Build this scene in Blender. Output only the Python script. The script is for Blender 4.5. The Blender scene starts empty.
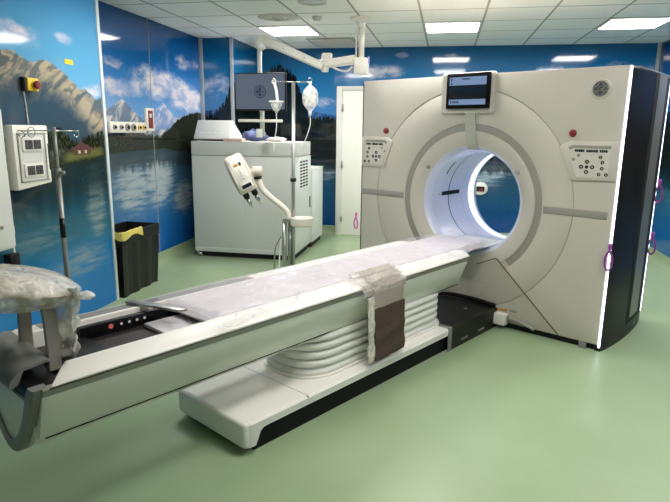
import bpy, bmesh, math, random
from mathutils import Vector, Matrix, noise
random.seed(7)
scn = bpy.context.scene
COL = scn.collection
PI = math.pi

# ------------------------------------------------------------------ materials
def lin(c):
    return tuple(((v/255)/12.92 if v/255 <= .04045 else ((v/255+.055)/1.055)**2.4) for v in c)

def mat(name, rgb, rough=.5, metal=0., spec=.5, bump=0., bscale=40., var=0., vscale=6., coat=0., emit=None, estr=0.):
    m = bpy.data.materials.new(name); m.use_nodes = True
    nt = m.node_tree; b = nt.nodes['Principled BSDF']
    c = lin(rgb)+(1,)
    b.inputs['Base Color'].default_value = c
    b.inputs['Roughness'].default_value = rough
    b.inputs['Metallic'].default_value = metal
    b.inputs['Specular IOR Level'].default_value = spec
    b.inputs['Coat Weight'].default_value = coat
    b.inputs['Coat Roughness'].default_value = .08
    if emit:
        b.inputs['Emission Color'].default_value = lin(emit)+(1,)
        b.inputs['Emission Strength'].default_value = estr
    tc = nt.nodes.new('ShaderNodeTexCoord')
    if var:
        n = nt.nodes.new('ShaderNodeTexNoise'); n.inputs['Scale'].default_value = vscale; n.inputs['Detail'].default_value = 4
        nt.links.new(tc.outputs['Object'], n.inputs['Vector'])
        mx = nt.nodes.new('ShaderNodeMix'); mx.data_type = 'RGBA'
        nt.links.new(n.outputs['Fac'], mx.inputs['Factor'])
        mx.inputs['A'].default_value = tuple(min(1, v*(1-var)) for v in c[:3])+(1,)
        mx.inputs['B'].default_value = tuple(min(1, v*(1+var)) for v in c[:3])+(1,)
        nt.links.new(mx.outputs['Result'], b.inputs['Base Color'])
    if bump:
        n = nt.nodes.new('ShaderNodeTexNoise'); n.inputs['Scale'].default_value = bscale; n.inputs['Detail'].default_value = 3
        nt.links.new(tc.outputs['Object'], n.inputs['Vector'])
        bp = nt.nodes.new('ShaderNodeBump'); bp.inputs['Strength'].default_value = bump; bp.inputs['Distance'].default_value = .01
        nt.links.new(n.outputs['Fac'], bp.inputs['Height'])
        nt.links.new(bp.outputs['Normal'], b.inputs['Normal'])
    return m

def glow(name, rgb, s):
    m = bpy.data.materials.new(name); m.use_nodes = True
    nt = m.node_tree; nt.nodes.clear()
    o = nt.nodes.new('ShaderNodeOutputMaterial'); e = nt.nodes.new('ShaderNodeEmission')
    e.inputs['Color'].default_value = lin(rgb)+(1,); e.inputs['Strength'].default_value = s
    nt.links.new(e.outputs[0], o.inputs['Surface'])
    return m

def film(name, rgb, alpha, rough=.18, wr=60., bs=.6, sp=.12):
    """thin clear plastic: part see-through, part glossy, wrinkled"""
    m = bpy.data.materials.new(name); m.use_nodes = True
    nt = m.node_tree; b = nt.nodes['Principled BSDF']; out = nt.nodes['Material Output']
    b.inputs['Base Color'].default_value = lin(rgb)+(1,); b.inputs['Roughness'].default_value = rough
    tc = nt.nodes.new('ShaderNodeTexCoord')
    n = nt.nodes.new('ShaderNodeTexNoise'); n.inputs['Scale'].default_value = wr; n.inputs['Detail'].default_value = 4; n.inputs['Distortion'].default_value = 1.2
    nt.links.new(tc.outputs['Object'], n.inputs['Vector'])
    bp = nt.nodes.new('ShaderNodeBump'); bp.inputs['Strength'].default_value = bs; bp.inputs['Distance'].default_value = .01
    nt.links.new(n.outputs['Fac'], bp.inputs['Height']); nt.links.new(bp.outputs['Normal'], b.inputs['Normal'])
    mr = nt.nodes.new('ShaderNodeMapRange'); mr.inputs['From Min'].default_value = .35; mr.inputs['From Max'].default_value = .65
    mr.inputs['To Min'].default_value = max(0, alpha-sp); mr.inputs['To Max'].default_value = min(1, alpha+sp)
    nt.links.new(n.outputs['Fac'], mr.inputs['Value'])
    tr = nt.nodes.new('ShaderNodeBsdfTransparent'); mx = nt.nodes.new('ShaderNodeMixShader')
    nt.links.new(mr.outputs['Result'], mx.inputs[0]); nt.links.new(tr.outputs[0], mx.inputs[1]); nt.links.new(b.outputs[0], mx.inputs[2])
    nt.links.new(mx.outputs[0], out.inputs['Surface'])
    return m

M = {}
M['shell'] = mat('gantry_shell', (194, 188, 177), .38, bump=.02, bscale=300)
M['shell_white'] = mat('panel_white', (228, 225, 217), .4)
M['belt'] = mat('grey_belt', (146, 143, 134), .45)
M['bezel'] = mat('bezel_black', (6, 6, 7), .5, spec=.12)
M['face'] = mat('key_panel_face', (204, 200, 190), .45)
M['stem'] = mat('stem_grey', (176, 176, 166), .4)
M['seam'] = mat('seam_dark', (96, 88, 76), .6)
M['black'] = mat('black_plastic', (11, 11, 12), .38, spec=.35)
M['black_soft'] = mat('black_matte', (12, 12, 13), .6, spec=.25, bump=.05, bscale=200)
M['side_black'] = mat('black_side_cover', (36, 31, 32), .42, spec=.22)
M['dgrey'] = mat('dark_grey_cradle', (44, 40, 40), .4)
M['mgrey'] = mat('mid_grey', (128, 127, 124), .38)
M['leggrey'] = mat('leg_grey', (158, 152, 142), .4)
M['metal'] = mat('brushed_metal', (178, 178, 174), .32, metal=.85, bump=.03, bscale=200)
M['polegrey'] = mat('pole_grey', (150, 150, 144), .35, metal=.35)
M['chrome'] = mat('chrome', (205, 205, 202), .16, metal=1.)
M['table'] = mat('table_white', (236, 232, 226), .38, bump=.02, bscale=250)
M['table_side'] = mat('table_side', (226, 226, 217), .3, coat=.2)
M['band'] = mat('table_grey_band', (150, 151, 141), .4)
M['bellows'] = mat('bellows_white', (226, 225, 218), .42)
M['bore'] = mat('bore_liner', (208, 213, 232), .25, coat=.3)
M['led'] = glow('cool_led', (232, 232, 255), 5.)
M['glow_bore'] = glow('bore_glow', (206, 216, 255), 1.9)
M['lamp'] = glow('lamp_diffuser', (255, 252, 247), 36.)
M['lampframe'] = mat('lamp_frame', (225, 225, 220), .5)
M['red'] = mat('red_button', (118, 20, 18), .5)
M['yellow'] = mat('yellow_case', (224, 186, 30), .4)
M['cab'] = mat('cabinet_paint', (210, 211, 206), .45, bump=.02, bscale=350)
M['cab2'] = mat('cabinet_paint_pale', (222, 226, 222), .45)
M['dark'] = mat('dark_gap', (20, 20, 20), .8)
M['enamel'] = mat('white_enamel', (236, 232, 222), .3, coat=.2)
M['cream'] = mat('cream_plastic', (220, 212, 199), .4)
M['monitor'] = glow('monitor_screen', (92, 102, 116), .95)
M['logo_dark'] = mat('logo_dark', (14, 17, 24), .5, spec=.2)
M['monogram_light'] = glow('monogram_light', (104, 118, 140), 1.)
M['logo_mid'] = mat('logo_mid', (92, 104, 124), .4)
M['logo_grey'] = mat('logo_grey', (78, 80, 80), .35, metal=.3)
M['logo_line'] = mat('logo_line', (134, 136, 134), .35, metal=.3)
M['brown'] = mat('brown_velour', (84, 70, 62), .95, spec=.15, bump=.6, bscale=90, var=.12, vscale=14)
M['mattress'] = mat('mattress_vinyl', (210, 203, 208), .42, bump=.12, bscale=14, var=.03, vscale=9)
M['film'] = film('clear_film', (216, 211, 219), .26, .22, 7., .35)
M['film_dense'] = film('crumpled_film', (236, 230, 220), .55, .2, 22., .7, .16)
M['film_milky'] = film('milky_film', (236, 232, 224), .72, .25, 18., .7, .2)
M['film_bag'] = film('bag_film', (236, 236, 236), .5, .12, 12., .3, .2)
M['film_strap'] = film('strap_sleeve', (196, 188, 180), .5, .25, 22., .4, .1)
M['web'] = mat('strap_web', (158, 148, 138), .7, bump=.2, bscale=60)
M['tan'] = mat('tan_foam', (205, 190, 166), .7, bump=.2, bscale=30)
M['purple'] = mat('purple_cord', (150, 60, 150), .5)
M['pink'] = mat('pink_cord', (214, 110, 190), .5)
M['bin'] = mat('bin_black', (15, 15, 16), .42)
M['bag'] = mat('yellow_bag', (206, 188, 96), .35, bump=.4, bscale=35, var=.1)
M['bluefoil'] = mat('blue_packet', (92, 104, 150), .3, bump=.6, bscale=40, var=.35, vscale=18)
M['pinkpaper'] = mat('pink_paper', (226, 196, 186), .6, var=.1)
M['cable'] = mat('white_cable', (226, 226, 224), .4)
M['fluid'] = mat('bag_milky', (232, 230, 222), .25, coat=.4)
M['scrblue'] = glow('screen_blue', (138, 164, 202), .7)
M['scrdark'] = mat('screen_dark', (16, 20, 26), .15, coat=.5)
M['scrtext'] = mat('screen_text', (30, 44, 66), .5)
M['btnwhite'] = glow('button_white', (226, 220, 210), .5)
M['btnred'] = glow('button_red', (206, 110, 96), .6)
M['trimalu'] = mat('aluminium_trim', (172, 178, 182), .4, metal=.3)
M['trimwhite'] = mat('white_trim', (206, 212, 216), .4)
M['frame'] = mat('door_frame_paint', (214, 214, 208), .4)
M['door'] = mat('door_paint', (232, 232, 222), .45)
M['clear'] = film('clear_door', (225, 225, 222), .05, .15, 4., .02, .01)
M['orange'] = mat('orange_label', (190, 140, 60), .5)
M['labelgrey'] = mat('grey_label', (150, 148, 140), .5)
M['vent'] = mat('vent_white', (206, 204, 196), .5)
M['ventdark'] = mat('vent_shadow', (166, 164, 158), .6)
M['violet_label'] = mat('violet_label', (140, 128, 190), .5)

# ------------------------------------------------------------------ mesh helpers
def new(): return bmesh.new()

def box(bm, x0, x1, y0, y1, z0, z1, bev=0., seg=2):
    g = bmesh.ops.create_cube(bm, size=1.)
    vs = g['verts']
    bmesh.ops.scale(bm, vec=(x1-x0, y1-y0, z1-z0), verts=vs)
    bmesh.ops.translate(bm, vec=((x0+x1)/2, (y0+y1)/2, (z0+z1)/2), verts=vs)
    if bev:
        es = list({e for v in vs for e in v.link_edges})
        bmesh.ops.bevel(bm, geom=es, offset=bev, segments=seg, affect='EDGES', profile=.5)
    return bm

def tube(bm, pts, r, n=10, cap=True):
    pts = [Vector(p) for p in pts]
    rs = r if isinstance(r, (list, tuple)) else [r]*len(pts)
    rings = []; prev = None
    for i, p in enumerate(pts):
        t = (pts[min(i+1, len(pts)-1)]-pts[max(i-1, 0)]).normalized()
        if prev is None:
            a = Vector((0, 0, 1)) if abs(t.z) < .9 else Vector((1, 0, 0))
            u = t.cross(a).normalized()
        else:
            u = (prev-t*prev.dot(t)).normalized()
        prev = u; w = t.cross(u)
        rings.append([bm.verts.new(p+(u*math.cos(2*PI*k/n)+w*math.sin(2*PI*k/n))*rs[i]) for k in range(n)])
    for a, b in zip(rings, rings[1:]):
        for k in range(n): bm.faces.new((a[k], a[(k+1) % n], b[(k+1) % n], b[k]))
    if cap:
        bm.faces.new(rings[0][::-1]); bm.faces.new(rings[-1])
    return bm

def smooth_path(pts, k=6):
    P = [Vector(p) for p in pts]; out = []
    for i in range(len(P)-1):
        a = P[max(i-1, 0)]; b = P[i]; c = P[i+1]; d = P[min(i+2, len(P)-1)]
        for j in range(k):
            t = j/k
            out.append(.5*((2*b)+(c-a)*t+(2*a-5*b+4*c-d)*t*t+(3*b-a-3*c+d)*t**3))
    out.append(P[-1]); return out

def cyl(bm, p0, p1, r0, r1=None, n=24):
    return tube(bm, [p0, p1], [r0, r0 if r1 is None else r1], n)

def lathe(bm, prof, c=(0, 0, 0), axis='Z', n=32, close=False):
    """prof: list of (r, h)"""
    c = Vector(c); rings = []
    for r, h in prof:
        ring = []
        for k in range(n):
            a = 2*PI*k/n; x, y = r*math.cos(a), r*math.sin(a)
            v = {'Z': Vector((x, y, h)), 'Y': Vector((x, h, y)), 'X': Vector((h, x, y))}[axis]
            ring.append(bm.verts.new(c+v))
        rings.append(ring)
    prs = list(zip(rings, rings[1:]))
    if close: prs.append((rings[-1], rings[0]))
    for a, b in prs:
        for k in range(n):
            bm.faces.new((a[k], a[(k+1) % n], b[(k+1) % n], b[k]))
    if not close:
        bm.faces.new(rings[0]); bm.faces.new(rings[-1])
    bmesh.ops.recalc_face_normals(bm, faces=bm.faces)
    return bm

def prism(bm, poly, a0, a1, axis='Y', bev=0.):
    """poly in the two other axes; extruded from a0 to a1"""
    def P(u, v, w):
        return {'Y': (u, w, v), 'Z': (u, v, w), 'X': (w, u, v)}[axis]
    A = [bm.verts.new(P(u, v, a0)) for u, v in poly]; B = [bm.verts.new(P(u, v, a1)) for u, v in poly]
    n = len(poly); fs = [bm.faces.new(A), bm.faces.new(B[::-1])]
    for k in range(n): fs.append(bm.faces.new((A[k], B[k], B[(k+1) % n], A[(k+1) % n])))
    bmesh.ops.recalc_face_normals(bm, faces=fs)
    if bev:
        es = list({e for f in fs for e in f.edges})
        bmesh.ops.bevel(bm, geom=es, offset=bev, segments=2, affect='EDGES', profile=.5)
    return bm

def loft(bm, loops, closed=True, caps=(True, True)):
    R = [[bm.verts.new(p) for p in l] for l in loops]
    n = len(R[0])
    for a, b in zip(R, R[1:]):
        for k in range(n if closed else n-1):
            bm.faces.new((a[k], a[(k+1) % n], b[(k+1) % n], b[k]))
    if closed and caps[0]: bm.faces.new(R[0][::-1])
    if closed and caps[1]: bm.faces.new(R[-1])
    bmesh.ops.recalc_face_normals(bm, faces=bm.faces)
    return bm

def sheet(bm, fn, nu, nv, thick=0.):
    V = [[bm.verts.new(fn(i/nu, j/nv)) for j in range(nv+1)] for i in range(nu+1)]
    for i in range(nu):
        for j in range(nv):
            bm.faces.new((V[i][j], V[i+1][j], V[i+1][j+1], V[i][j+1]))
    if thick:
        bmesh.ops.recalc_face_normals(bm, faces=bm.faces)
        bmesh.ops.solidify(bm, geom=bm.faces[:], thickness=thick)
    return bm

def obj(name, bm, m, parent=None, smooth=35):
    me = bpy.data.meshes.new(name)
    if smooth:
        for f in bm.faces: f.smooth = True
        a = math.radians(smooth)
        for e in bm.edges:
            if len(e.link_faces) == 2:
                try: e.smooth = e.calc_face_angle() < a
                except Exception: pass
    bm.to_mesh(me); bm.free()
    for x in (m if isinstance(m, (list, tuple)) else [m]): me.materials.append(x)
    o = bpy.data.objects.new(name, me); COL.objects.link(o)
    if parent: o.parent = parent
    return o

def tag(o, label, cat, group=None):
    o['label'] = label; o['category'] = cat
    if group: o['group'] = group
    return o

def thing(name, label, cat, loc=(0, 0, 0), rz=0., group=None):
    e = bpy.data.objects.new(name, None); COL.objects.link(e)
    e.empty_display_size = .1; e.location = loc; e.rotation_euler = (0, 0, rz)
    return tag(e, label, cat, group)

def struct(name, bm, m, parent=None, smooth=35):
    o = obj(name, bm, m, parent, smooth); o['kind'] = 'structure'; return o

def dup(root, loc, label=None):
    r = root.copy(); COL.objects.link(r); r.location = loc
    if label: r['label'] = label
    for ch in list(root.children):
        c = ch.copy(); COL.objects.link(c); c.parent = r
        for g in list(ch.children):
            d = g.copy(); COL.objects.link(d); d.parent = c
    return r

def text_bm(s, size, mtx, depth=.001, shear=0., spacing=1.):
    cu = bpy.data.curves.new('t', 'FONT'); cu.body = s; cu.size = size; cu.extrude = depth; cu.shear = shear
    cu.align_x = 'CENTER'; cu.align_y = 'CENTER'; cu.space_character = spacing; cu.resolution_u = 3
    o = bpy.data.objects.new('t', cu); COL.objects.link(o)
    dg = bpy.context.evaluated_depsgraph_get()
    me = bpy.data.meshes.new_from_object(o.evaluated_get(dg))
    bm = bmesh.new(); bm.from_mesh(me); bmesh.ops.transform(bm, matrix=mtx, verts=bm.verts)
    bpy.data.objects.remove(o); bpy.data.curves.remove(cu); bpy.data.meshes.remove(me)
    return bm

def join_bm(a, b):
    me = bpy.data.meshes.new('j'); b.to_mesh(me); b.free(); a.from_mesh(me); bpy.data.meshes.remove(me); return a

FACE_FRONT = Matrix(((1, 0, 0, 0), (0, 0, 1, 0), (0, 1, 0, 0), (0, 0, 0, 1)))  # text XY plane -> XZ plane
FACE_FRONT = Matrix.Rotation(PI/2, 4, 'X')   # readable from -Y

def monogram(c, R, y, th=1.):
    """round emblem: ring, four water-drop swirls and a script letter pair, facing -Y"""
    bm = new()
    prof = [(R*.90, y-.002), (R*1.0, y-.002), (R*1.0, y+.001), (R*.90, y+.001)]
    lathe(bm, prof, (c[0], 0, c[1]), 'Y', 32, close=True)
    for k in range(4):
        a0 = PI/4+k*PI/2
        pts = []
        for j in range(9):
            t = j/8; a = a0-.62+1.2*t; rr = R*(.84-.22*math.sin(PI*t))
            pts.append((c[0]+rr*math.cos(a), y-.001, c[1]+rr*math.sin(a)))
        tube(bm, pts, [th*(R*.035+R*.035*math.sin(PI*j/8)) for j in range(9)], 6)
    t = text_bm('GE', R*1.05, Matrix.Translation((c[0], y-.001, c[1]))@FACE_FRONT, .001, .35, .82)
    return join_bm(bm, t)

# ------------------------------------------------------------------ node helpers for the wall murals
class NT:
    def __init__(s, name):
        s.m = bpy.data.materials.new(name); s.m.use_nodes = True
        s.t = s.m.node_tree; s.b = s.t.nodes['Principled BSDF']
        s.tc = s.t.nodes.new('ShaderNodeTexCoord')
        sp = s.t.nodes.new('ShaderNodeSeparateXYZ'); s.t.links.new(s.tc.outputs['Object'], sp.inputs[0])
        s.X, s.Y, s.Z = sp.outputs
    def put(s, inp, v):
        if hasattr(v, 'is_linked') or isinstance(v, bpy.types.NodeSocket): s.t.links.new(v, inp)
        else: inp.default_value = v
    def ma(s, op, a, b=0., c=0., clamp=False):
        n = s.t.nodes.new('ShaderNodeMath'); n.operation = op; n.use_clamp = clamp
        s.put(n.inputs[0], a); s.put(n.inputs[1], b)
        if len(n.inputs) > 2: s.put(n.inputs[2], c)
        return n.outputs[0]
    def rng(s, v, a, b, c=0., d=1., smooth=True):
        n = s.t.nodes.new('ShaderNodeMapRange'); n.interpolation_type = 'SMOOTHSTEP' if smooth else 'LINEAR'
        s.put(n.inputs['Value'], v)
        for k, x in zip(('From Min', 'From Max', 'To Min', 'To Max'), (a, b, c, d)): s.put(n.inputs[k], x)
        return n.outputs['Result']
    def vec(s, x, y, z):
        n = s.t.nodes.new('ShaderNodeCombineXYZ')
        for i, v in enumerate((x, y, z)): s.put(n.inputs[i], v)
        return n.outputs[0]
    def noi(s, v, scale, detail=4., dist=0., rough=.55):
        n = s.t.nodes.new('ShaderNodeTexNoise'); s.put(n.inputs['Vector'], v)
        n.inputs['Scale'].default_value = scale; n.inputs['Detail'].default_value = detail
        n.inputs['Distortion'].default_value = dist; n.inputs['Roughness'].default_value = rough
        return n.outputs['Fac']
    def mix(s, f, a, b):
        n = s.t.nodes.new('ShaderNodeMix'); n.data_type = 'RGBA'
        s.put(n.inputs['Factor'], f)
        for k, v in (('A', a), ('B', b)):
            if isinstance(v, tuple): n.inputs[k].default_value = lin(v)+(1,)
            else: s.t.links.new(v, n.inputs[k])
        return n.outputs['Result']
    def ramp(s, v, stops):
        n = s.t.nodes.new('ShaderNodeValToRGB'); s.put(n.inputs[0], v)
        e = n.color_ramp.elements
        e[0].position = stops[0][0]; e[0].color = lin(stops[0][1])+(1,)
        e[1].position = stops[-1][0]; e[1].color = lin(stops[-1][1])+(1,)
        for p, c in stops[1:-1]:
            q = e.new(p); q.color = lin(c)+(1,)
        return n.outputs[0]
    def curve(s, v, pts, lo, hi, zlo=0., zhi=3.):
        """piecewise height of a skyline over v"""
        n = s.t.nodes.new('ShaderNodeFloatCurve')
        s.put(n.inputs['Value'], s.ma('DIVIDE', s.ma('SUBTRACT', v, lo), hi-lo, clamp=True))
        cv = n.mapping.curves[0]
        P = [((u-lo)/(hi-lo), (z-zlo)/(zhi-zlo)) for u, z in pts]
        cv.points[0].location = P[0]; cv.points[1].location = P[-1]
        for p in P[1:-1]: cv.points.new(*p)
        for p in cv.points: p.handle_type = 'VECTOR'
        n.mapping.update()
        return s.ma('MULTIPLY_ADD', n.outputs[0], zhi-zlo, zlo)

def mural(name, axis, lo, hi, d):
    s = NT(name); u = s.X if axis == 'X' else s.Y; z = s.Z
    U = s.ma('ADD', u, d.get('off', 0.))
    vec = s.vec(U, z, 0.)
    # sky
    col = s.ramp(s.rng(z, 1.2, 2.6, smooth=False), d['sky'])
    # clouds
    cv = s.vec(s.ma('MULTIPLY', U, .8), s.ma('MULTIPLY', z, 1.5), d.get('seed', 0.))
    cn = s.noi(cv, 3.6, 8., .2, .62)
    cm = 0.
    for (cu, cz, ru, rz, amt) in d['clouds']:
        du = s.ma('DIVIDE', s.ma('SUBTRACT', u, cu), ru); dz = s.ma('DIVIDE', s.ma('SUBTRACT', z, cz), rz)
        r = s.ma('SQRT', s.ma('ADD', s.ma('MULTIPLY', du, du), s.ma('MULTIPLY', dz, dz)))
        cm = s.ma('MAXIMUM', cm, s.ma('MULTIPLY', s.rng(r, .2, 1.25, 1., 0.), amt))
    f = s.rng(s.ma('ADD', cn, s.ma('MULTIPLY', cm, .3)), .56, .9)
    cc = s.mix(s.rng(s.noi(cv, 5., 5.), .35, .65), (150, 168, 204), (232, 220, 222))
    col = s.mix(s.ma('MULTIPLY', f, s.ma('MINIMUM', 1., s.ma('MULTIPLY', cm, 2.))), col, cc)
    rough = s.ma('MULTIPLY_ADD', s.noi(vec, 9., 5.), .16, -.08)
    rough2 = s.ma('MULTIPLY_ADD', s.noi(vec, 30., 3.), .05, -.025)
    for (pts, base, light, shade, mist) in d['mountains']:
        h = s.ma('ADD', s.curve(u, pts, lo, hi), rough2)
        rel = s.ma('SUBTRACT', h, z)
        rk = s.noi(s.vec(s.ma('MULTIPLY_ADD', z, -.9, U), s.ma('MULTIPLY', z, .8), 3.), 8., 6., .8)
        mc = s.mix(s.rng(rk, .42, .58), shade, light)
        mc = s.mix(s.rng(s.ma('ADD', rel, rough), .08, .30), mc, base)
        mc = s.mix(s.rng(rel, .0, .6, 0., mist), mc, (90, 110, 130))
        col = s.mix(s.rng(rel, 0., .012), col, mc)
    # trees
    spikes = s.ma('MULTIPLY_ADD', s.noi(s.vec(U, 0., 9.), d.get('spk', 26.), 2.), d.get('spa', .22), -d.get('spa', .22)/2)
    h = s.ma('ADD', s.curve(u, d['trees'], lo, hi), spikes)
    leaf = s.noi(s.vec(s.ma('MULTIPLY', U, 3.), z, 2.), 22., 5.)
    tc = s.mix(s.rng(leaf, .4, .65), d.get('tree0', (14, 20, 20)), d.get('tree1', (44, 56, 40)))
    col = s.mix(s.rng(s.ma('SUBTRACT', h, z), 0., .02), col, tc)
    # shore band
    sh = s.ma('ADD', s.curve(u, d['shore'], lo, hi), s.ma('MULTIPLY_ADD', s.noi(s.vec(U, 0., 1.), 5., 3.), .03, -.015))
    if 'meadow' in d:
        a, b = d['meadow']
        mk = s.ma('MULTIPLY', s.rng(s.ma('SUBTRACT', z, sh), .0, .03), s.rng(s.ma('SUBTRACT', z, sh), .05, .1, 1., 0.))
        mk = s.ma('MULTIPLY', mk, s.ma('MULTIPLY', s.rng(u, a, a+.1), s.rng(u, b-.1, b, 1., 0.)))
        col = s.mix(mk, col, (98, 102, 58))
    for (u0, u1, z0, z1, c) in d.get('boxes', ()):
        k = s.ma('MULTIPLY', s.ma('MULTIPLY', s.ma('GREATER_THAN', u, u0), s.ma('LESS_THAN', u, u1)),
                 s.ma('MULTIPLY', s.ma('GREATER_THAN', z, z0), s.ma('LESS_THAN', z, z1)))
        col = s.mix(k, col, c)
    if 'roof' in d:
        uc, zt, hw, hh, c = d['roof']
        k = s.ma('SUBTRACT', s.ma('SUBTRACT', 1., s.ma('DIVIDE', s.ma('ABSOLUTE', s.ma('SUBTRACT', u, uc)), hw)), s.ma('DIVIDE', s.ma('SUBTRACT', z, zt-hh), hh))
        k = s.ma('MULTIPLY', s.ma('GREATER_THAN', k, 0.), s.ma('GREATER_THAN', z, zt-hh))
        col = s.mix(k, col, c)
    # water
    dep = s.ma('SUBTRACT', sh, z)
    wv = s.vec(s.ma('MULTIPLY', U, .5), s.ma('MULTIPLY', z, 6.), 5.)
    wob = s.ma('MULTIPLY_ADD', s.noi(wv, 9., 4.), .3, -.15)
    wc = s.ramp(s.ma('ADD', s.ma('DIVIDE', dep, 1.25), s.ma('MULTIPLY', wob, .5)), d['water'])
    strk = s.noi(s.vec(s.ma('MULTIPLY', U, 1.1), s.ma('MULTIPLY', z, 7.), 8.), d.get('strs', 3.4), 7., .4, .62)
    lm = 0.
    for (cu, cz, ru, rz, amt) in d.get('lights', ()):
        du = s.ma('DIVIDE', s.ma('SUBTRACT', s.ma('ADD', u, s.ma('MULTIPLY', wob, .3)), cu), ru); dz = s.ma('DIVIDE', s.ma('SUBTRACT', z, cz), rz)
        r = s.ma('SQRT', s.ma('ADD', s.ma('MULTIPLY', du, du), s.ma('MULTIPLY', dz, dz)))
        lm = s.ma('MAXIMUM', lm, s.ma('MULTIPLY', s.rng(r, .1, 1.1, 1., 0.), amt))
    lf = s.ma('MULTIPLY', s.rng(s.ma('ADD', strk, s.ma('MULTIPLY', lm, .3)), .5, .82), s.ma('MINIMUM', 1., s.ma('MULTIPLY', lm, 1.6)))
    wc = s.mix(s.ma('MULTIPLY', lf, .8), wc, d.get('lightcol', (150, 158, 160)))
    rip = s.rng(s.noi(wv, 30., 3.), .58, .72)
    wc = s.mix(s.ma('MULTIPLY', rip, s.rng(dep, .35, .9, .0, .32)), wc, (70, 150, 200))
    rf = s.rng(s.ma('ADD', dep, s.ma('MULTIPLY', s.noi(s.vec(U, 0., 4.), 14., 3.), .3)), .28, d.get('refl', .42), .85, 0.)
    wc = s.mix(rf, wc, d.get('reflcol', (22, 34, 38)))
    col = s.mix(s.rng(dep, 0., .012), col, wc)
    s.t.links.new(col, s.b.inputs['Base Color'])
    s.b.inputs['Roughness'].default_value = .07
    s.b.inputs['Specular IOR Level'].default_value = .5
    nb = s.noi(vec, 1.6, 1.)
    bp = s.t.nodes.new('ShaderNodeBump'); bp.inputs['Strength'].default_value = .05; bp.inputs['Distance'].default_value = .02
    s.t.links.new(nb, bp.inputs['Height']); s.t.links.new(bp.outputs['Normal'], s.b.inputs['Normal'])
    return s.m

WATER = [(0., (46, 74, 88)), (.2, (48, 92, 116)), (.45, (34, 96, 140)), (.75, (12, 92, 158)), (1., (10, 84, 150))]
near_m = mural('mural_lake_house', 'Y', -2., 4.4, dict(
    seed=1.3, off=.0,
    sky=[(0., (150, 190, 214)), (.35, (112, 172, 210)), (.62, (84, 154, 196)), (1., (44, 118, 172))],
    clouds=[(3.30, 2.09, .34, .11, 1.), (3.89, 2.13, .13, .06, .95), (2.2, 2.2, .5, .14, 1.), (1., 2.05, .5, .12, 1.), (4.2, 1.78, .2, .08, .7)],
    mountains=[([(-2., 1.8), (1.2, 1.9), (2.6, 1.75), (3.9, 1.74), (4.08, 1.80), (4.22, 1.72), (4.3, 1.74), (4.4, 1.7)], (104, 118, 124), (150, 146, 134), (92, 106, 114), .2),
               ([(-2., 1.7), (0., 1.9), (2., 2.0), (3.1, 1.97), (3.35, 1.985), (3.52, 1.93), (3.62, 1.96), (3.72, 1.95), (3.85, 1.89), (4., 1.8), (4.1, 1.71), (4.25, 1.62), (4.4, 1.55)], (52, 72, 84), (172, 158, 134), (98, 104, 104), .15)],
    trees=[(-2., 1.4), (2., 1.45), (3.2, 1.46), (3.62, 1.47), (3.75, 1.5), (3.86, 1.42), (3.96, 1.38), (4.08, 1.44), (4.2, 1.46), (4.4, 1.45)],
    spk=20., spa=.2, tree0=(20, 26, 22), tree1=(58, 66, 42),
    shore=[(-2., 1.2), (3.2, 1.2), (3.66, 1.215), (4.15, 1.255), (4.4, 1.26)], meadow=(3.74, 4.3),
    boxes=[(3.89, 4.1, 1.285, 1.33, (88, 64, 54)), (3.94, 3.97, 1.295, 1.32, (190, 180, 160)), (4.02, 4.05, 1.295, 1.32, (180, 170, 150))],
    roof=(3.99, 1.385, .16, .062, (92, 62, 62)),
    water=[(0., (64, 72, 64)), (.2, (42, 78, 88)), (.45, (30, 92, 118)), (.62, (24, 112, 168)), (1., (18, 112, 184))],
    lights=[(4.12, .9, .2, .45, .8), (3.9, .45, .5, .2, .6), (3.4, .7, .6, .15, .35)], lightcol=(132, 148, 146), refl=.6, reflcol=(26, 40, 40)))
far_m = mural('mural_lake_peaks', 'Y', 4.2, 8., dict(
    seed=4.1, off=.4,
    sky=[(0., (150, 178, 214)), (.3, (116, 162, 212)), (.5, (56, 128, 192)), (.75, (18, 92, 156)), (1., (8, 72, 132))],
    clouds=[(5.1, 1.87, .6, .13, 1.), (5.9, 1.97, .7, .22, 1.3), (6.5, 1.86, .6, .26, 1.3), (4.95, 2.1, .3, .1, .8), (6.5, 2.24, .5, .1, .6)],
    mountains=[([(4.2, 1.6), (5.5, 1.58), (5.62, 1.66), (5.77, 1.71), (5.91, 1.78), (6.05, 1.70), (6.2, 1.62), (6.4, 1.66), (6.7, 1.6), (8., 1.6)], (112, 142, 190), (196, 192, 210), (120, 150, 196), .2),
               ([(4.2, 1.5), (4.7, 1.62), (4.84, 1.67), (4.97, 1.72), (5.09, 1.78), (5.2, 1.72), (5.32, 1.65), (5.5, 1.57), (5.7, 1.48), (6., 1.5), (6.3, 1.5), (8., 1.5)], (72, 96, 122), (196, 190, 190), (96, 116, 140), .2)],
    trees=[(4.2, 1.5), (4.8, 1.47), (5.2, 1.46), (5.5, 1.44), (5.8, 1.42), (6.04, 1.5), (6.18, 1.58), (6.44, 1.66), (6.73, 1.7), (8., 1.72)],
    spk=18., spa=.1, tree0=(16, 22, 22), tree1=(56, 62, 44),
    shore=[(4.2, 1.26), (4.78, 1.26), (5.9, 1.285), (6.1, 1.25), (6.54, 1.22), (8., 1.2)],
    water=[(0., (60, 88, 104)), (.2, (66, 104, 128)), (.42, (58, 110, 148)), (.66, (22, 96, 160)), (1., (8, 84, 164))],
    lights=[(5.75, .95, .5, .42, 1.1), (5.2, .9, .5, .4, .9), (6.3, .7, .4, .3, .9)], lightcol=(168, 178, 182), refl=.38, reflcol=(44, 60, 66)))
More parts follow.
